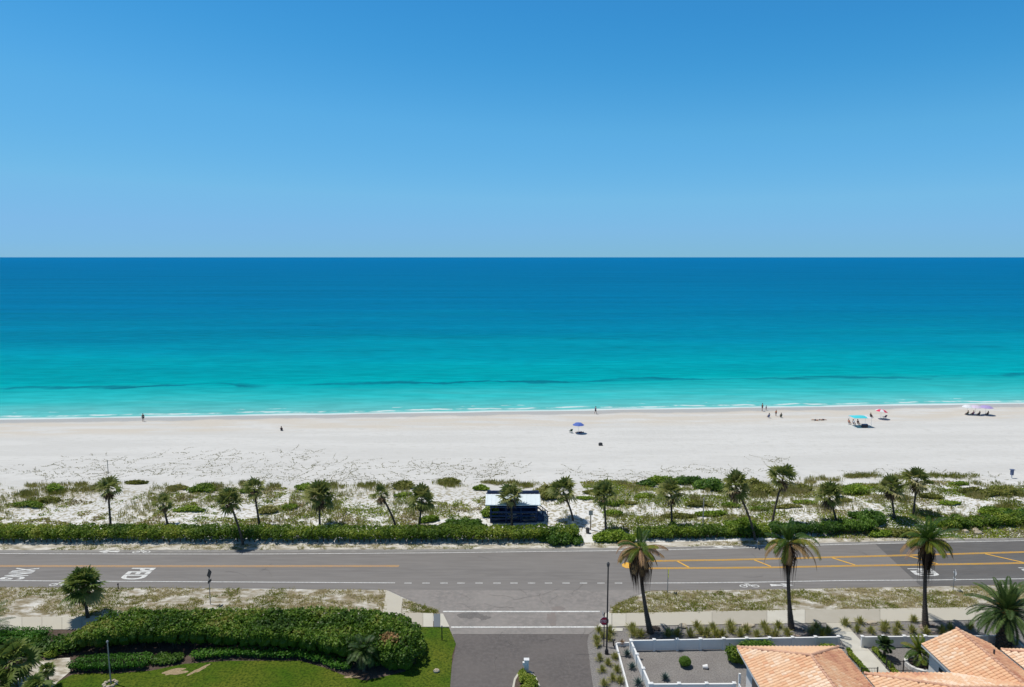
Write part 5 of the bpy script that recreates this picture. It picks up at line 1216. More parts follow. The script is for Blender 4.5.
# iron railing near the walk
def railing(pts, label):
    c = Vector(pts[0]); root = empty('iron_railing', tuple(c), label, 'railing', 'black garden railings'); b = MB(); k_ = 0
    for a, e in zip(pts[:-1], pts[1:]):
        a = Vector(a)-c; e = Vector(e)-c; L = (e-a).length
        for z_ in (0.95, 0.12): b.beam((a.x, a.y, z_), (e.x, e.y, z_), 0.035, 0.035)
        n = int(L/0.12)
        for i in range(1, n): q = a.lerp(e, i/n); b.box((q.x, q.y, 0.53), (0.014, 0.014, 0.8))
    b.build('rail', M['black_metal'], root)
    for p_ in pts:
        q = Vector(p_)-c; MB().box((q.x, q.y, 0.52), (0.07, 0.07, 1.04)).build('post', M['black_metal'], root)
    return root
q0 = g(861, 679); q1 = g(877, 679); railing([(q0.x, q0.y, 0), (q1.x, q1.y, 0)], 'short black railing across the concrete walk')
q0 = g(888, 673); q1 = g(892.5, 673); q2 = g(902, 673-0); railing([(g(886, 669).x, g(886, 669).y, 0), (g(889, 672).x+.1, g(889, 672).y, 0), (g(903, 672).x, g(903, 672).y, 0), (g(905, 671).x+1.4, g(905, 671).y, 0)], 'black railing beside the round planter')
# round planter
p = g(919.5, 667); b = MB(); n = 28; ro, ri = 1.15, 0.88; V = []; 
for k in range(n):
    a = 2*PI*k/n
    for (r_, z_) in ((ro, 0), (ro, 0.36), (ri, 0.36), (ri, 0.1)): V.append((r_*math.cos(a), r_*math.sin(a), z_))
b.add(V, [(k*4+j, ((k+1) % n)*4+j, ((k+1) % n)*4+j+1, k*4+j+1) for k in range(n) for j in range(3)])
root = empty('planter', (p.x, p.y, 0), 'round white planter kerb around the small bright palm', 'planter'); b.build('ring', M['stucco'], root)
MB().tube([(0, 0, 0.0), (0, 0, 0.22)], ri+0.005, 28).build('soil', M['mulch'], root)

# hedges flanking the walk, plants near house
def wrow(name, label, x, y0, y1, wd, ht, n, m, seed, cat='hedge'):
    rd = random.Random(seed); k = int((y1-y0)/0.4)
    bl = [(x+rd.uniform(-.05, .05), y0+(i+.5)*(y1-y0)/k, ht*0.5, wd*0.5, 0.32, ht*rd.uniform(0.4, 0.58)) for i in range(k)]
    return plant(name, label, cat, bl, n, 0.07, m, seed, None, [(b_[0], b_[1]) for b_ in bl[::3]], 0.2)
wrow('hedge', 'thin low hedge along the left side of the concrete walk', X0-0.15, 47.5, 55.3, 0.45, 0.5, 1800, M['hedge'], 61)
wrow('hedge', 'thin low hedge along the right side of the concrete walk', X1+0.15, 48.3, 55.5, 0.5, 0.5, 1800, M['hedge'], 62)
for (px, py, wd, ht, mt, lab, n) in [(736, 663, 1.2, 1.5, 'hedge', 'rounded bush at the far left corner of the tiled house', 900), (757, 653, 2.6, 1.0, 'dkshrub', 'green shrub against the fence behind the tiled roof', 900), (829, 655, 1.3, 0.8, 'hedge', 'small shrub at the inside of the fence by the walk', 500)]:
    p = g(px, py); rd = random.Random(px)
    plant('shrub', lab, 'shrub', [(p.x+rd.uniform(-.4, .4)*wd, p.y+rd.uniform(-.3, .3), ht*0.5, wd*0.35, 0.45, ht*0.5) for _ in range(6)], n, 0.1, M[mt], px)
# clipped ball in the yard
p = g(684.8, 666.5); root = empty('clipped_shrub', (p.x, p.y, 0), 'round clipped dark green shrub alone in the gravel yard', 'shrub')
bush_mb([(0, 0, 0.40, 0.46, 0.46, 0.42)], 3200, 0.045, 63, shell=0.85, core=0.9).build('foliage', M['dkshrub'], root); MB().tube([(0, 0, -0.1), (0, 0, 0.3)], 0.05, 6).build('stem', M['twig'], root)
p = g(705, 668.5); root = empty('white_pot', (p.x, p.y, 0), 'small white pot tipped over in the gravel yard', 'pot')
b = MB(); b.tube([(-0.2, 0, 0.16), (0.2, -0.03, 0.2)], [0.13, 0.19], 12); b.build('bowl', M['vinyl'], root); MB().tube([(0.2, -0.03, 0.2), (0.212, -0.031, 0.2)], [0.16, 0.16], 12).build('opening', M['dark_sign'], root)

# agaves
def agave(px, py, r, label, seed, mt='agave', grp='blue green agaves'):
    p = g(px, py); rd = random.Random(seed); root = empty('agave', (p.x, p.y, 0), label, 'agave', grp); b = MB(); V = []; T = []
    for i in range(26):
        az = i*2.4; el = R(80-60*i/26); d = Vector((math.cos(az)*math.cos(el), math.sin(az)*math.cos(el), math.sin(el))); s, n_ = frame(d); L = r*rd.uniform(.85, 1.1)
        o = Vector((0, 0, 0.05)); V.append([tuple(o-s*0.03), tuple(o+d*L*0.4-s*0.07+n_*0.02), tuple(o+d*L), tuple(o+d*L*0.4+s*0.07+n_*0.02)]); T.append(rd.random())
    b.quads(np.array(V), T); b.build('leaves', M[mt], root)
    return root
agave(627, 656, 0.6, 'blue green agave at the far end of the narrow white edged bed', 1); agave(632, 669, 0.6, 'blue green agave in the middle of the narrow white edged bed', 2)
agave(638, 685, 0.65, 'blue green agave at the near end of the narrow white edged bed', 3); agave(665, 680, 0.6, 'blue green agave inside the yard near the front fence', 4)
agave(622, 645.5, 0.55, 'reddish brown rosette plant at the top corner of the white edged bed', 5, 'tan_dead', 'rosette plants')

# ornamental grass tufts
def tuft_proto(name, seed, r=0.42):
    rd = random.Random(seed); V = []; T = []
    for i in range(150):
        a = rd.uniform(0, 2*PI); el = R(rd.uniform(25, 88)); L = r*rd.uniform(0.8, 1.5)
        d = Vector((math.cos(a)*math.cos(el), math.sin(a)*math.cos(el), math.sin(el))); s, n_ = frame(d)
        o = Vector((rd.uniform(-.08, .08), rd.uniform(-.08, .08), 0)); md = o+d*L*0.6; tp = o+d*L+Vector((0, 0, -L*0.25*math.cos(el)))
        V.append([tuple(o-s*0.008), tuple(md-s*0.013), tuple(tp), tuple(md+s*0.013)]); T.append(min(1, max(0, rd.gauss(0.5, 0.25))))
    b = MB(); b.quads(np.array(V), T)
    return b
protos = [tuft_proto('t', s).build('grass_clump', M['tuft']) for s in (1, 2, 3)]
meshes = [o.data for o in protos]
for o in protos: bpy.data.objects.remove(o)
def tuft_at(px, py, sc_, label, grp, rd):
    p = g(px, py); o = bpy.data.objects.new('grass_clump', rd.choice(meshes)); COL.objects.link(o)
    o.location = (p.x, p.y, 0); o.rotation_euler = (0, 0, rd.uniform(0, 6.28)); o.scale = (sc_, sc_, sc_*rd.uniform(0.9, 1.2))
    tag(o, label, 'grass clump', grp)
rd = random.Random(8)
ORD = ['first', 'second', 'third', 'fourth', 'fifth', 'sixth', 'seventh', 'eighth', 'ninth', 'tenth', 'eleventh', 'twelfth', 'thirteenth', 'fourteenth', 'fifteenth', 'sixteenth', 'seventeenth', 'eighteenth', 'nineteenth', 'twentieth', 'twenty-first', 'twenty-second', 'twenty-third']
A_ = sorted([(599, 632), (602, 637.5), (596, 640.5), (597.5, 646.5), (599.5, 660), (608, 665), (602, 671.5), (617, 672), (612.5, 680), (604, 686), (620, 683), (609, 640), (615, 659)], key=lambda q: q[1])
for i, (x_, y_) in enumerate(A_): tuft_at(x_, y_, 1.25, ORD[i]+' green grass clump from the sidewalk in the gravel bed beside the driveway', 'grass clumps beside the driveway', rd)
B_ = sorted([(610, 634), (632, 630), (634, 636), (641, 637)])
for i, (x_, y_) in enumerate(B_): tuft_at(x_, y_, 1.65, ORD[i]+' bushy grass clump from the left before the foot of the leaning coconut palm', 'grass clumps by the leaning coconut palm', rd)
C_ = sorted([(668, 637), (677, 636), (690, 637), (697, 628), (701, 635), (707, 636), (713, 630), (716, 637), (722, 636.5), (730, 627), (731, 633), (740, 637), (746, 633), (757, 637), (764, 628), (767, 634), (778, 628), (775, 637), (787, 635), (812, 634), (822, 636), (828, 634), (816, 629)])
for i, (x_, y_) in enumerate(C_): tuft_at(x_, y_, 1.6, ORD[i]+' olive grass clump from the left, between the sidewalk and the long white fence', 'grass clumps along the long fence', rd)
D_ = sorted([(845, 626), (857, 632), (860, 624), (871, 633), (885, 627), (884, 632), (896, 634), (898, 628), (912, 633), (914, 622), (926, 634), (942, 633), (970, 630), (950, 631)])
for i, (x_, y_) in enumerate(D_): tuft_at(x_, y_, 1.5, ORD[i]+' olive grass clump from the left in the bed right of the concrete walk', 'grass clumps right of the walk', rd)

# stones in the bed and stone rings round the palms
def rock(px, py, r, label, seed, mt='rock'):
    p = g(px, py); rd = random.Random(seed); b = MB(); b.ball((0, 0, r[2]*0.5), r, 10, 7, jit=0.13, rnd=rd); o = b.build('rock', M[mt]); o.location = (p.x, p.y, 0); tag(o, label, 'rock', 'rocks in the beds and along the road')
rock(748, 626.5, (0.75, 0.28, 0.16), 'long flat pale rock in the bed left of the middle coconut palm', 1)
rock(683, 627.5, (0.4, 0.3, 0.25), 'rounded tan rock at the edge of the leaning palm shadow', 2)
rock(872, 624, (0.5, 0.3, 0.2), 'pale rock by the sidewalk right of the concrete walk', 3)
rock(436.5, 672, (0.28, 0.2, 0.2), 'small pale rock alone on the lawn corner', 4)
rock(655, 630, (0.45, 0.35, 0.25), 'dark rounded rock at the foot of the leaning coconut palm', 5, 'bark')
for (px, py, lab) in ((652, 636, 'ring of stones around the foot of the leaning coconut palm'), (797, 632.5, 'ring of stones around the foot of the middle coconut palm'), (931, 629, 'ring of stones around the foot of the green coconut palm')):
    p = g(px, py); rd = random.Random(px); b = MB()
    for i in range(14):
        a = 2*PI*i/14; b.ball((0.85*math.cos(a), 0.7*math.sin(a), 0.07), (0.19, 0.13, 0.10), 7, 5, jit=0.15, rnd=rd)
    o = b.build('stone_ring', M['stone_ring']); o.location = (p.x, p.y, 0); tag(o, lab, 'stone ring')
p = g(612.5, 651); MBX = None
# white stones under the roadside hedges at the right
rd = random.Random(21)
for i, (px, py) in enumerate([(965, 533), (975, 531.5), (978, 534), (988, 530.5)]):
    rock(px, py, (0.5, 0.35, 0.3), ['leftmost pale boulder at the far roadside behind the green coconut palm', 'upper pale boulder of the cluster at the far roadside', 'lower pale boulder of the cluster at the far roadside', 'rightmost pale boulder at the far roadside'][i], 30+i)

# ------------------------------------------------------------------ house with terracotta roofs
house = empty('tiled_house', (28, 45, 0), 'white stucco house with terracotta tile roofs at the bottom right', 'house')
HO = Vector((28, 45, 0))
def inside(pt, poly):
    x, y = pt; c = False; n = len(poly)
    for i in range(n):
        x1, y1 = poly[i]; x2, y2 = poly[(i+1) % n]
        if (y1 > y) != (y2 > y) and x < (x2-x1)*(y-y1)/(y2-y1)+x1: c = not c
    return c
def tile_slope(name, poly, seed, tone=0.5, tw=0.30, th=0.37, spread=0.3, patch=True):
    """poly: 3D points, first two along the eave; barrel tiles in courses up the slope"""
    P = [Vector(p) for p in poly]; o = P[0]; u = (P[1]-P[0]).normalized(); n = None
    for q in P[2:]:
        n = u.cross(q-o)
        if n.length > 1e-3: break
    n.normalize()
    if n.z < 0: n = -n
    v = n.cross(u).normalized()
    if v.z < 0: v = -v
    L2 = [((p-o).dot(u), (p-o).dot(v)) for p in P]
    us = [a[0] for a in L2]; vs_ = [a[1] for a in L2]; rd = random.Random(seed)
    b = MB(); b.add([tuple(p) for p in P], [tuple(range(len(P)))]); root_bed = b
    t = MB(); k = 5; V = []; T = []
    for j in range(int(max(vs_)/th)+1):
        for i in range(int(min(us)/tw)-1, int(max(us)/tw)+2):
            uc = (i+0.5)*tw+(0.0 if True else 0); vc = (j+0.5)*th
            if not inside((uc, vc), L2): continue
            pt = fbm(o.x+uc, o.y+vc, 3.2, seed)
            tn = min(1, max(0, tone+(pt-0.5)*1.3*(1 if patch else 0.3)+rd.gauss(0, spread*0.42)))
            for a in range(k):
                a0 = PI*a/k; a1 = PI*(a+1)/k; q = []
                for (aa, e) in ((a0, -0.04), (a1, -0.04), (a1, th), (a0, th)):
                    lift_ = 0.055 if e < 0 else 0.012; w_ = tw*0.46
                    q.append(o+u*(uc-math.cos(aa)*w_)+v*(j*th+e)+n*(0.085*math.sin(aa)+lift_))
                V.append([tuple(x) for x in q]); T.append(tn)
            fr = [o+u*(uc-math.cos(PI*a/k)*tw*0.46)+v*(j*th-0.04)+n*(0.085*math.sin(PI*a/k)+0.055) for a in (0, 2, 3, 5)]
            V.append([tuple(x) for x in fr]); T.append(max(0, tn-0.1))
    t.quads(np.array(V)-np.array(HO), T)
    r = t.build(name, M['tile'], house); root_bed.v = [root_bed.v[0]-np.array(HO)-np.array(n)*0.01]; root_bed.build('roof_deck', M['tile_bed'], r)
    return r
def ridge(a, c, seed):
    a = Vector(a)-HO; c = Vector(c)-HO; L = (c-a).length; d = (c-a).normalized(); n = int(L/0.38); b = MB()
    for i in range(n):
        p = a+d*(i*L/n); q = a+d*((i+1.1)*L/n); b.tube([p+Vector((0, 0, 0.075)), q+Vector((0, 0, 0.05))], [0.125, 0.10], 8)
    b.build('ridge_cap', M['cap'], house)
Z = 3.0
# wing A: hip roof, ridge towards the viewer
ax0, ax1 = g(737.8, 648.3, Z).x, g(837.6, 646.7, Z).x; ay = g(790, 647.5, Z).y; W2 = (ax1-ax0)/2; rz_ = Z+W2*0.44; yn = 36.0
am = (ax0+ax1)/2
Al, Ar, Ap, Anl, Anr, Apn = (ax0, ay, Z), (ax1, ay, Z), (am, ay-W2, rz_), (ax0, yn, Z), (ax1, yn, Z), (am, yn, rz_)
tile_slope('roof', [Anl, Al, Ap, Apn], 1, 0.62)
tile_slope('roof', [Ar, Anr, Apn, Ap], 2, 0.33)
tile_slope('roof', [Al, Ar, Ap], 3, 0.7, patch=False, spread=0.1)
ridge(Al, Ap, 1); ridge(Ar, Ap, 2); ridge(Apn, Ap, 3)
# wing B: hip, ridge along X
bx0 = g(861, 674, Z).x+0.25; by = g(861, 674, Z).y; bx1 = 52; W2 = 4.2; rzb = Z+W2*0.40
Bl, Br, Bp, Bq, Bn, Bm = (bx0, by, Z), (bx1, by, Z), (bx0+W2, by-W2, rzb), (bx1, by-W2, rzb), (bx0, by-2*W2, Z), (bx1, by-2*W2, Z)
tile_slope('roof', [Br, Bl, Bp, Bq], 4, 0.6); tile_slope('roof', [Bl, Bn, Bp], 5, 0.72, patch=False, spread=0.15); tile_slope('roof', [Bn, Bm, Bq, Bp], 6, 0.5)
ridge(Bl, Bp, 4); ridge(Bp, Bq, 5); ridge(Bn, Bp, 6)
# wing C: gable facing the sea
cxl = g(921.7, 644, Z).x; cy_ = g(921.7, 644, Z).y; Cap = lift(956.7, 628.7, cy_); cm = Cap.x; cxr = 2*cm-cxl; zc_ = Cap.z
yb_ = by-3.5
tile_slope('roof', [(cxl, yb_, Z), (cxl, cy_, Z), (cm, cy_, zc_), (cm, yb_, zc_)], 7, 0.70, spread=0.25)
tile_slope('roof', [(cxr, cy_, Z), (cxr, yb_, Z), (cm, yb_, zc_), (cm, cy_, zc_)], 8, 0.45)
ridge((cm, yb_, zc_), (cm, cy_, zc_), 7)
# wing D at the right edge
dl = g(1001, 650, Z)
Dw = 3.6; dx1 = dl.x+2*Dw
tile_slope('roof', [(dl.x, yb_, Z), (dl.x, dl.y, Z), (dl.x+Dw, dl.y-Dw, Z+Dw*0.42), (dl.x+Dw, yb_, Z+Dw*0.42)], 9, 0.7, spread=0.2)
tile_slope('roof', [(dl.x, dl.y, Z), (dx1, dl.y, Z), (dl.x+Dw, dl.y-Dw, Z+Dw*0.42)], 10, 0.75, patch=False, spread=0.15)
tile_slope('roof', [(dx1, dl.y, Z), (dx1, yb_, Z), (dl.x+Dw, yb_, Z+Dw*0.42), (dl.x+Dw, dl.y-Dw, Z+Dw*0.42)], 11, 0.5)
ridge((dl.x, dl.y, Z), (dl.x+Dw, dl.y-Dw, Z+Dw*0.42), 8); ridge((dl.x+Dw, yb_, Z+Dw*0.42), (dl.x+Dw, dl.y-Dw, Z+Dw*0.42), 9)
# walls, fascias, windows
def wallbox(x0, x1, y0, y1, z1=Z-0.02):
    b = MB(); b.box(((x0+x1)/2-HO.x, (y0+y1)/2-HO.y, z1/2-0.05), (x1-x0, y1-y0, z1+0.1)); return b.build('wall', M['stucco'], house)
wa = wallbox(ax0+0.6, ax1-0.6, yn+0.5, ay-0.6); wallbox(bx0+0.5, bx1-0.5, by-2*W2+0.5, by-0.5)
wc = wallbox(cxl+0.45, cxr-0.45, by-1, cy_-0.4); wd_ = wallbox(dl.x+0.5, dx1-0.5, by-1, dl.y-0.5)
b = MB()                                            # gable triangle
b.add([(cxl+.45-HO.x, cy_-.41-HO.y, Z-.05), (cxr-.45-HO.x, cy_-.41-HO.y, Z-.05), (cm-HO.x, cy_-.41-HO.y, zc_-.12), (cxl+.45-HO.x, cy_-.55-HO.y, Z-.05), (cxr-.45-HO.x, cy_-.55-HO.y, Z-.05), (cm-HO.x, cy_-.55-HO.y, zc_-.12)], [(0, 1, 2), (5, 4, 3), (0, 3, 4, 1), (1, 4, 5, 2), (2, 5, 3, 0)])
b.build('gable', M['stucco'], house)
def fascia(a, c):
    b = MB(); a = Vector(a)-HO; c = Vector(c)-HO; b.beam(a+Vector((0, 0, -0.10)), c+Vector((0, 0, -0.10)), 0.06, 0.18); b.build('fascia', M['stucco'], house)
fascia(Anl, Al); fascia(Al, Ar); fascia(Ar, Anr); fascia((cxl, yb_, Z), (cxl, cy_, Z)); fascia((cxr, yb_, Z), (cxr, cy_, Z)); fascia(Bl, (cxl, by, Z)); fascia(Bl, Bn); fascia((dl.x, yb_, Z), (dl.x, dl.y, Z)); fascia((dl.x, dl.y, Z), (dx1, dl.y, Z))
M['glass'] = mat('window_glass', (0.03, 0.045, 0.06), 0.08, spec=0.6)
def window(x, y0, y1, z0, z1, sgn=-1):
    b = MB(); b.box((x-HO.x+sgn*0.02, (y0+y1)/2-HO.y, (z0+z1)/2), (0.06, y1-y0, z1-z0)); f = b.build('window', M['vinyl'], house)
    b = MB(); b.box((x-HO.x+sgn*0.045, (y0+y1)/2-HO.y, (z0+z1)/2), (0.03, y1-y0-0.16, z1-z0-0.16)); b.build('pane', M['glass'], f)
for yy in (47.6, 45.0): window(ax0+0.6, yy, yy+1.6, 0.3, 2.3)
window(cxl+0.45, 48.6, 50.0, 0.9, 2.2); window(dl.x+0.5, 47.9, 49.2, 0.9, 2.2)
# vent pipe on wing C and stub wall
b = MB(); pv = Vector((cm+0.9, 48.6, 0))-HO; b.tube([(pv.x, pv.y, zc_-0.6), (pv.x, pv.y, zc_+0.05)], 0.07, 8); b.build('vent_pipe', M['dark_sign'], house)
# porch pieces by the left wall
px_ = g(741, 670).x
rootp = empty('porch_gate', (ax0-0.5, ay-2.2, 0), 'white post and panel gate beside the left wall of the tiled house', 'gate')
MB().box((0.9*0, 0, 1.1), (0.14, 0.14, 2.2)).build('post', M['vinyl'], rootp); MB().box((-0.1, -1.5, 0.75), (0.06, 2.6, 1.5)).build('panel', M['vinyl'], rootp); MB().box((-0.1, -3.0, 1.0), (0.14, 0.14, 2.0)).build('post', M['vinyl'], rootp)

# ------------------------------------------------------------------ people on the beach
def skin_mesh(V, E, Rr, lvl=1):
    me = bpy.data.meshes.new('body'); me.from_pydata(V, E, []); o = bpy.data.objects.new('tmp', me); COL.objects.link(o)
    m1 = o.modifiers.new('s', 'SKIN'); 
    for i, r_ in enumerate(Rr): me.skin_vertices[0].data[i].radius = (r_, r_); me.skin_vertices[0].data[i].use_root = (i == 0)
    m1.use_smooth_shade = True
    m2 = o.modifiers.new('u', 'SUBSURF'); m2.levels = lvl; m2.render_levels = lvl
    dg = bpy.context.evaluated_depsgraph_get(); dg.update(); out = bpy.data.meshes.new_from_object(o.evaluated_get(dg)); bpy.data.objects.remove(o); out.name = 'body'
    return out
def pose_points(pose):
    # pelvis, chest, neck, head, then arms and legs (x right, y forward)
    if pose == 'stand':
        return dict(pel=(0, 0, .95), wa=(0, 0, 1.12), ch=(0, .01, 1.34), nk=(0, 0, 1.5), hd=(0, .02, 1.62), ht=(0, .02, 1.72),
            sh=.18, el=(.25, .02, 1.12), ha=(.28, .12, .88), hip=.1, kn=(.11, .04, .5), an=(.12, -.02, .08), toe=(.13, .13, .04))
    if pose == 'walk':
        return dict(pel=(0, 0, .93), wa=(0, 0, 1.1), ch=(0, .03, 1.32), nk=(0, .04, 1.48), hd=(0, .07, 1.6), ht=(0, .07, 1.7),
            sh=.18, el=(.26, -.06, 1.1), ha=(.27, .12, .9), hip=.1, kn=(.11, .14, .5), an=(.12, .22, .08), toe=(.13, .36, .06), kn2=(-.11, -.02, .5), an2=(-.12, -.28, .12), toe2=(-.12, -.16, .04))
    if pose == 'sit':
        return dict(pel=(0, 0, .32), wa=(0, -.06, .5), ch=(0, -.14, .72), nk=(0, -.16, .88), hd=(0, -.14, 1.0), ht=(0, -.14, 1.1),
            sh=.18, el=(.26, -.02, .52), ha=(.2, .22, .42), hip=.1, kn=(.13, .42, .42), an=(.13, .52, .08), toe=(.13, .68, .05))
    return dict(pel=(0, 0, .14), wa=(0, -.18, .15), ch=(0, -.42, .17), nk=(0, -.58, .18), hd=(0, -.70, .2), ht=(0, -.8, .2),
        sh=.18, el=(.3, -.3, .1), ha=(.28, -.05, .06), hip=.1, kn=(.12, .42, .2), an=(.13, .8, .08), toe=(.14, .86, .16))
def person(x, y, rz, pose, label, top=None, bottom='cl_dark', s=1.0, group='people on the beach', z=None, hair='hair'):
    z0 = (max(float(hgt(x, y)), -0.4) if z is None else z); q = pose_points(pose)
    root = bpy.data.objects.new('person', None); COL.objects.link(root); root.location = (x, y, z0); root.rotation_euler = (0, 0, rz); root.scale = (s, s, s)
    tag(root, label, 'person', group)
    def mx(p, s_): return (p[0]*s_, p[1], p[2])
    V = [q['pel'], q['wa'], q['ch'], q['nk'], q['hd'], q['ht']]; Rr = [.13, .12, .14, .055, .095, .075]; E = [(0, 1), (1, 2), (2, 3), (3, 4), (4, 5)]
    for s_ in (1, -1):
        k = len(V); sh = (q['sh']*s_, q['ch'][1], q['ch'][2]+0.06 if pose != 'lie' else q['ch'][2])
        if pose == 'lie': sh = (q['sh']*s_, q['ch'][1]-.05, q['ch'][2])
        ha = mx(q['ha'], s_); el = mx(q['el'], s_); fg = tuple(ha[i]+(ha[i]-el[i])*0.3 for i in range(3))
        V += [sh, el, ha, fg]; Rr += [.06, .043, .03, .022]; E += [(2, k), (k, k+1), (k+1, k+2), (k+2, k+3)]
        k = len(V); kk = q['kn2'] if (s_ < 0 and 'kn2' in q) else mx(q['kn'], s_); an = q['an2'] if (s_ < 0 and 'an2' in q) else mx(q['an'], s_); to = q['toe2'] if (s_ < 0 and 'toe2' in q) else mx(q['toe'], s_)
        V += [(q['hip']*s_, q['pel'][1], q['pel'][2]-.04), kk, an, to]; Rr += [.09, .06, .04, .035]; E += [(0, k), (k, k+1), (k+1, k+2), (k+2, k+3)]
    me = skin_mesh(V, E, Rr); me.materials.clear(); me.materials.append(M['skin']); o = bpy.data.objects.new('body', me); COL.objects.link(o); o.parent = root
    h_ = Vector(q['hd']); up = (Vector(q['ht'])-h_).normalized(); b = MB(); hc = h_+up*0.05+Vector((0, -.02 if pose != 'lie' else 0, 0)); b.ball(tuple(hc), (.105, .115, .10), 10, 7); b.build('hair', M[hair], root, smooth=True)
    def cloth(name, pts, rr, m): MB().tube(pts, rr, 12).build(name, M[m], root, smooth=True)
    pl, wa, ch = Vector(q['pel']), Vector(q['wa']), Vector(q['ch'])
    if top: cloth('shirt', [pl.lerp(wa, .2), wa, ch, ch.lerp(Vector(q['nk']), .5)], [.165, .16, .20, .12], top)
    b = MB(); b.tube([pl+(pl-wa)*0.5, pl, pl.lerp(wa, .5)], [.17, .18, .16], 12)
    for s_ in (1, -1):
        kk = Vector(q['kn2'] if (s_ < 0 and 'kn2' in q) else mx(q['kn'], s_)); hp = Vector((q['hip']*s_, q['pel'][1], q['pel'][2]-.04)); b.tube([hp, hp.lerp(kk, .55)], [.115, .10], 10)
    b.build('shorts', M[bottom], root, smooth=True)
    return root
def umbrella(px, pyc, pyb, r, m, label, tilt=0.0, m2=None, name='beach_umbrella', group='umbrellas and canopies on the beach'):
    p = g(px, pyb); z0 = float(hgt(p.x, p.y)); root = empty(name, (p.x, p.y, z0), label, 'beach umbrella', group); hz = 2.0
    MB().tube([(0, 0, -0.2), (tilt*0.2, 0, hz)], 0.025, 8).build('pole', M['white_metal'], root)
    n = 8; 
    for c_ in (0, 1):
        b = MB()
        for k in range(n):
            if k % 2 != c_: continue
            a0, a1 = 2*PI*k/n, 2*PI*(k+1)/n; V = [(tilt*0.2, 0, hz+0.12)]
            for (f, dz) in ((0.55, -0.06), (1.0, -0.42)):
                for a in (a0, (a0+a1)/2, a1): rr = r*f*(0.96 if a == (a0+a1)/2 else 1); V.append((tilt*0.2+rr*math.cos(a), rr*math.sin(a), hz+0.12+dz-tilt*rr*math.cos(a)*0.2))
            b.add(V, [(0, 1, 2), (0, 2, 3), (1, 4, 5, 2), (2, 5, 6, 3)])
            Vu = [(v[0], v[1], v[2]-0.015) for v in V]; b.add(Vu, [(2, 1, 0), (3, 2, 0), (2, 5, 4, 1), (3, 6, 5, 2)])
        b.build('canopy', M[m if c_ == 0 or not m2 else m2], root)
    return root
def chair(x, y, rz, m, label, group='beach chairs'):
    z0 = float(hgt(x, y)); root = bpy.data.objects.new('beach_chair', None); COL.objects.link(root); root.location = (x, y, z0); root.rotation_euler = (0, 0, rz); tag(root, label, 'beach chair', group)
    b = MB(); b.beam((0, -.05, .3), (0, .42, .34), .5, .03); b.build('seat', M[m], root)
    b = MB(); b.beam((0, -.08, .3), (0, -.38, .85), .5, .03); b.build('backrest', M[m], root)
    b = MB()
    for s_ in (-.27, .27):
        b.tube([(s_, .42, .34), (s_, -.2, 0)], .014, 6); b.tube([(s_, -.12, .3), (s_, .35, 0)], .014, 6); b.tube([(s_, -.25, .55), (s_, .3, .55), (s_, .35, .3)], .014, 6)
    b.build('frame', M['grey_metal'], root)
    return root
def wp(px, py): q = g(px, py); return q.x, q.y
x_, y_ = wp(143.2, 419.8); person(x_, y_, 0.6, 'stand', 'person in dark clothes standing alone at the water edge on the left', 'cl_dark')
x_, y_ = wp(281.5, 429.5); person(x_, y_, 0.2, 'sit', 'person in dark clothes sitting alone on the sand at the left', 'cl_dark', z=float(hgt(x_, y_))-0.2)
x_, y_ = wp(595.5, 412.3); person(x_, y_, -1.2, 'walk', 'person in dark shorts walking along the water edge in the middle', 'cl_blue')
x_, y_ = wp(762.3, 409.5); person(x_, y_, 1.4, 'stand', 'person in a dark blue top standing left of the seated group', 'cl_dark', s=1.05)
x_, y_ = wp(766.2, 408.6); person(x_, y_, 1.8, 'stand', 'child standing by the adult left of the seated group', 'cl_blue', s=0.65)
x_, y_ = wp(768.8, 416.6); person(x_, y_, 0.1, 'sit', 'person in blue clothes sitting at the left of the beach group', 'cl_blue', 'cl_blue')
x_, y_ = wp(776, 414.6); person(x_, y_, 0.3, 'stand', 'person in an orange top bending over the middle of the group', 'cl_orange', s=0.8)
x_, y_ = wp(781, 416.4); person(x_, y_, -0.2, 'sit', 'person in dark green sitting at the right of the beach group', 'cl_green')
x_, y_ = wp(815.5, 419.5); person(x_, y_, 1.4, 'lie', 'person lying on the sand, left one of the sunbathing pair', None, 'cl_dark')
x_, y_ = wp(822.8, 419.2); person(x_, y_, -1.4, 'lie', 'person lying on the sand, right one of the sunbathing pair', None, 'cl_dark')
# blue umbrella set
umbrella(578.3, 424, 433, 1.15, 'cl_umb', 'deep blue beach umbrella standing alone in the middle of the beach')
x_, y_ = wp(571, 432.4); chair(x_, y_, 0.3, 'cl_green', 'low dark green beach chair left of the deep blue umbrella')
x_, y_ = wp(579.5, 432.6); person(x_, y_, 1.5, 'lie', 'person lying in the shade of the deep blue umbrella', 'cl_purple', 'cl_purple')
x_, y_ = wp(600.5, 445.5); tag(MB().box((x_, y_, 0.2), (0.7, 0.45, 0.4)).ball((x_, y_, 0.45), (0.33, 0.2, 0.12), 10, 6).build('beach_bag', M['dark_sign'], loc=(x_, y_, 0)), 'small dark bag left on the sand below the deep blue umbrella', 'bag')
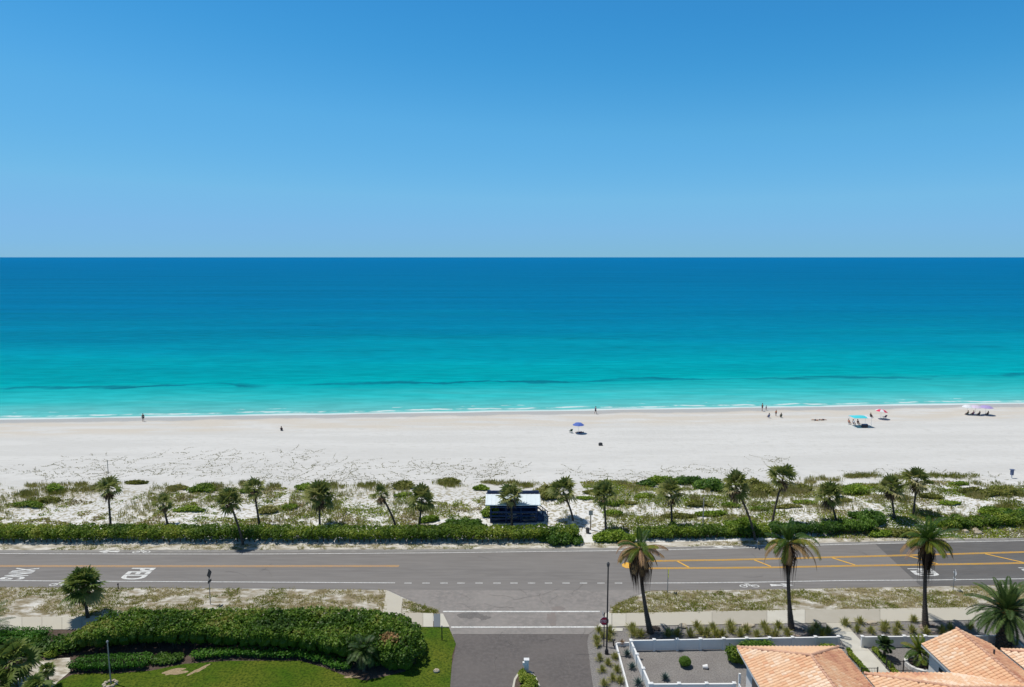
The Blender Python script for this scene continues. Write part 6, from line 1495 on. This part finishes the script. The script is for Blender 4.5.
# turquoise canopy
p = g(859, 426); z0 = float(hgt(p.x, p.y)); root = empty('beach_canopy', (p.x, p.y, z0), 'turquoise and white beach canopy on four poles', 'canopy', 'umbrellas and canopies on the beach')
for (a_, c_) in ((-1.5, -1.1), (1.9, -1.1), (-1.5, 1.3), (1.9, 1.3)): MB().tube([(a_, c_, -0.2), (a_*0.97, c_*0.97, 2.0)], 0.025, 8).build('pole', M['white_metal'], root)
def sail(x0, x1, m):
    b = MB(); nx, ny = 6, 6; V = []
    for zo in (0, -0.015):
        for j in range(ny+1):
            for i in range(nx+1):
                u = x0+(x1-x0)*i/nx; v = -1.2+2.6*j/ny; V.append((u, v, 1.98+0.28*math.sin(PI*(u+1.6)/3.6)*math.sin(PI*j/ny)+zo))
    N_ = (nx+1)*(ny+1); Fc = [(j*(nx+1)+i, j*(nx+1)+i+1, (j+1)*(nx+1)+i+1, (j+1)*(nx+1)+i) for j in range(ny) for i in range(nx)]
    b.add(V, Fc+[tuple(k+N_ for k in f[::-1]) for f in Fc]); b.build('canopy_cloth', M[m], root)
sail(-1.6, 1.1, 'cl_teal'); sail(1.1, 2.0, 'cl_white')
for (px, py, t_, lab) in ((849, 422.5, 'cl_orange', 'person in an orange top sitting under the left end of the turquoise canopy'), (853.5, 423, 'cl_white', 'person in a white top sitting under the turquoise canopy'), (858, 423, 'cl_dark', 'person in dark clothes sitting under the middle of the turquoise canopy')):
    x_, y_ = wp(px, py+1); person(x_, y_, PI+0.2, 'sit', lab, t_)
x_, y_ = wp(864.5, 427.2); b = MB().box((0, 0, .35), (1.1, .5, .6)); root = empty('cooler', (x_, y_, float(hgt(x_, y_))), 'dark blue cooler box in the shade right of the turquoise canopy', 'cooler'); b.build('box', M['cl_dark'], root); MB().box((0, 0, .69), (1.14, .54, .07)).build('lid', M['cl_blue'], root)
x_, y_ = wp(871, 416.5); person(x_, y_, -1.0, 'sit', 'person in dark clothes sitting left of the red and white umbrella', 'cl_dark')
umbrella(880.5, 411, 418, 1.25, 'cl_red', 'red and white beach umbrella at the right of the beach', 0.6, 'cl_white')
x_, y_ = wp(885, 417.5); chair(x_, y_, 0.2, 'cl_purple', 'dark beach chair under the red and white umbrella')
# far right group
umbrella(967, 407, 413.2, 1.1, 'cl_white', 'plain white beach umbrella, leftmost of the group at the far right')
umbrella(975, 407, 413.6, 1.25, 'cl_lilac', 'pale lilac beach umbrella in the middle of the far right group')
umbrella(985.5, 407, 413.8, 1.4, 'cl_lav', 'lavender beach umbrella, rightmost of the group at the far right')
for (px, py, lab, c_) in ((967.5, 414, 'person in dark green sitting under the plain white umbrella', 'cl_green'), (973, 414.2, 'person in plum clothes sitting under the pale lilac umbrella', 'cl_purple'), (979, 414.6, 'person in black clothes sitting between the lilac and lavender umbrellas', 'cl_dark'), (987.5, 414.6, 'person in navy clothes sitting under the lavender umbrella', 'cl_dark')):
    x_, y_ = wp(px, py); person(x_, y_, 0.1, 'sit', lab, c_)
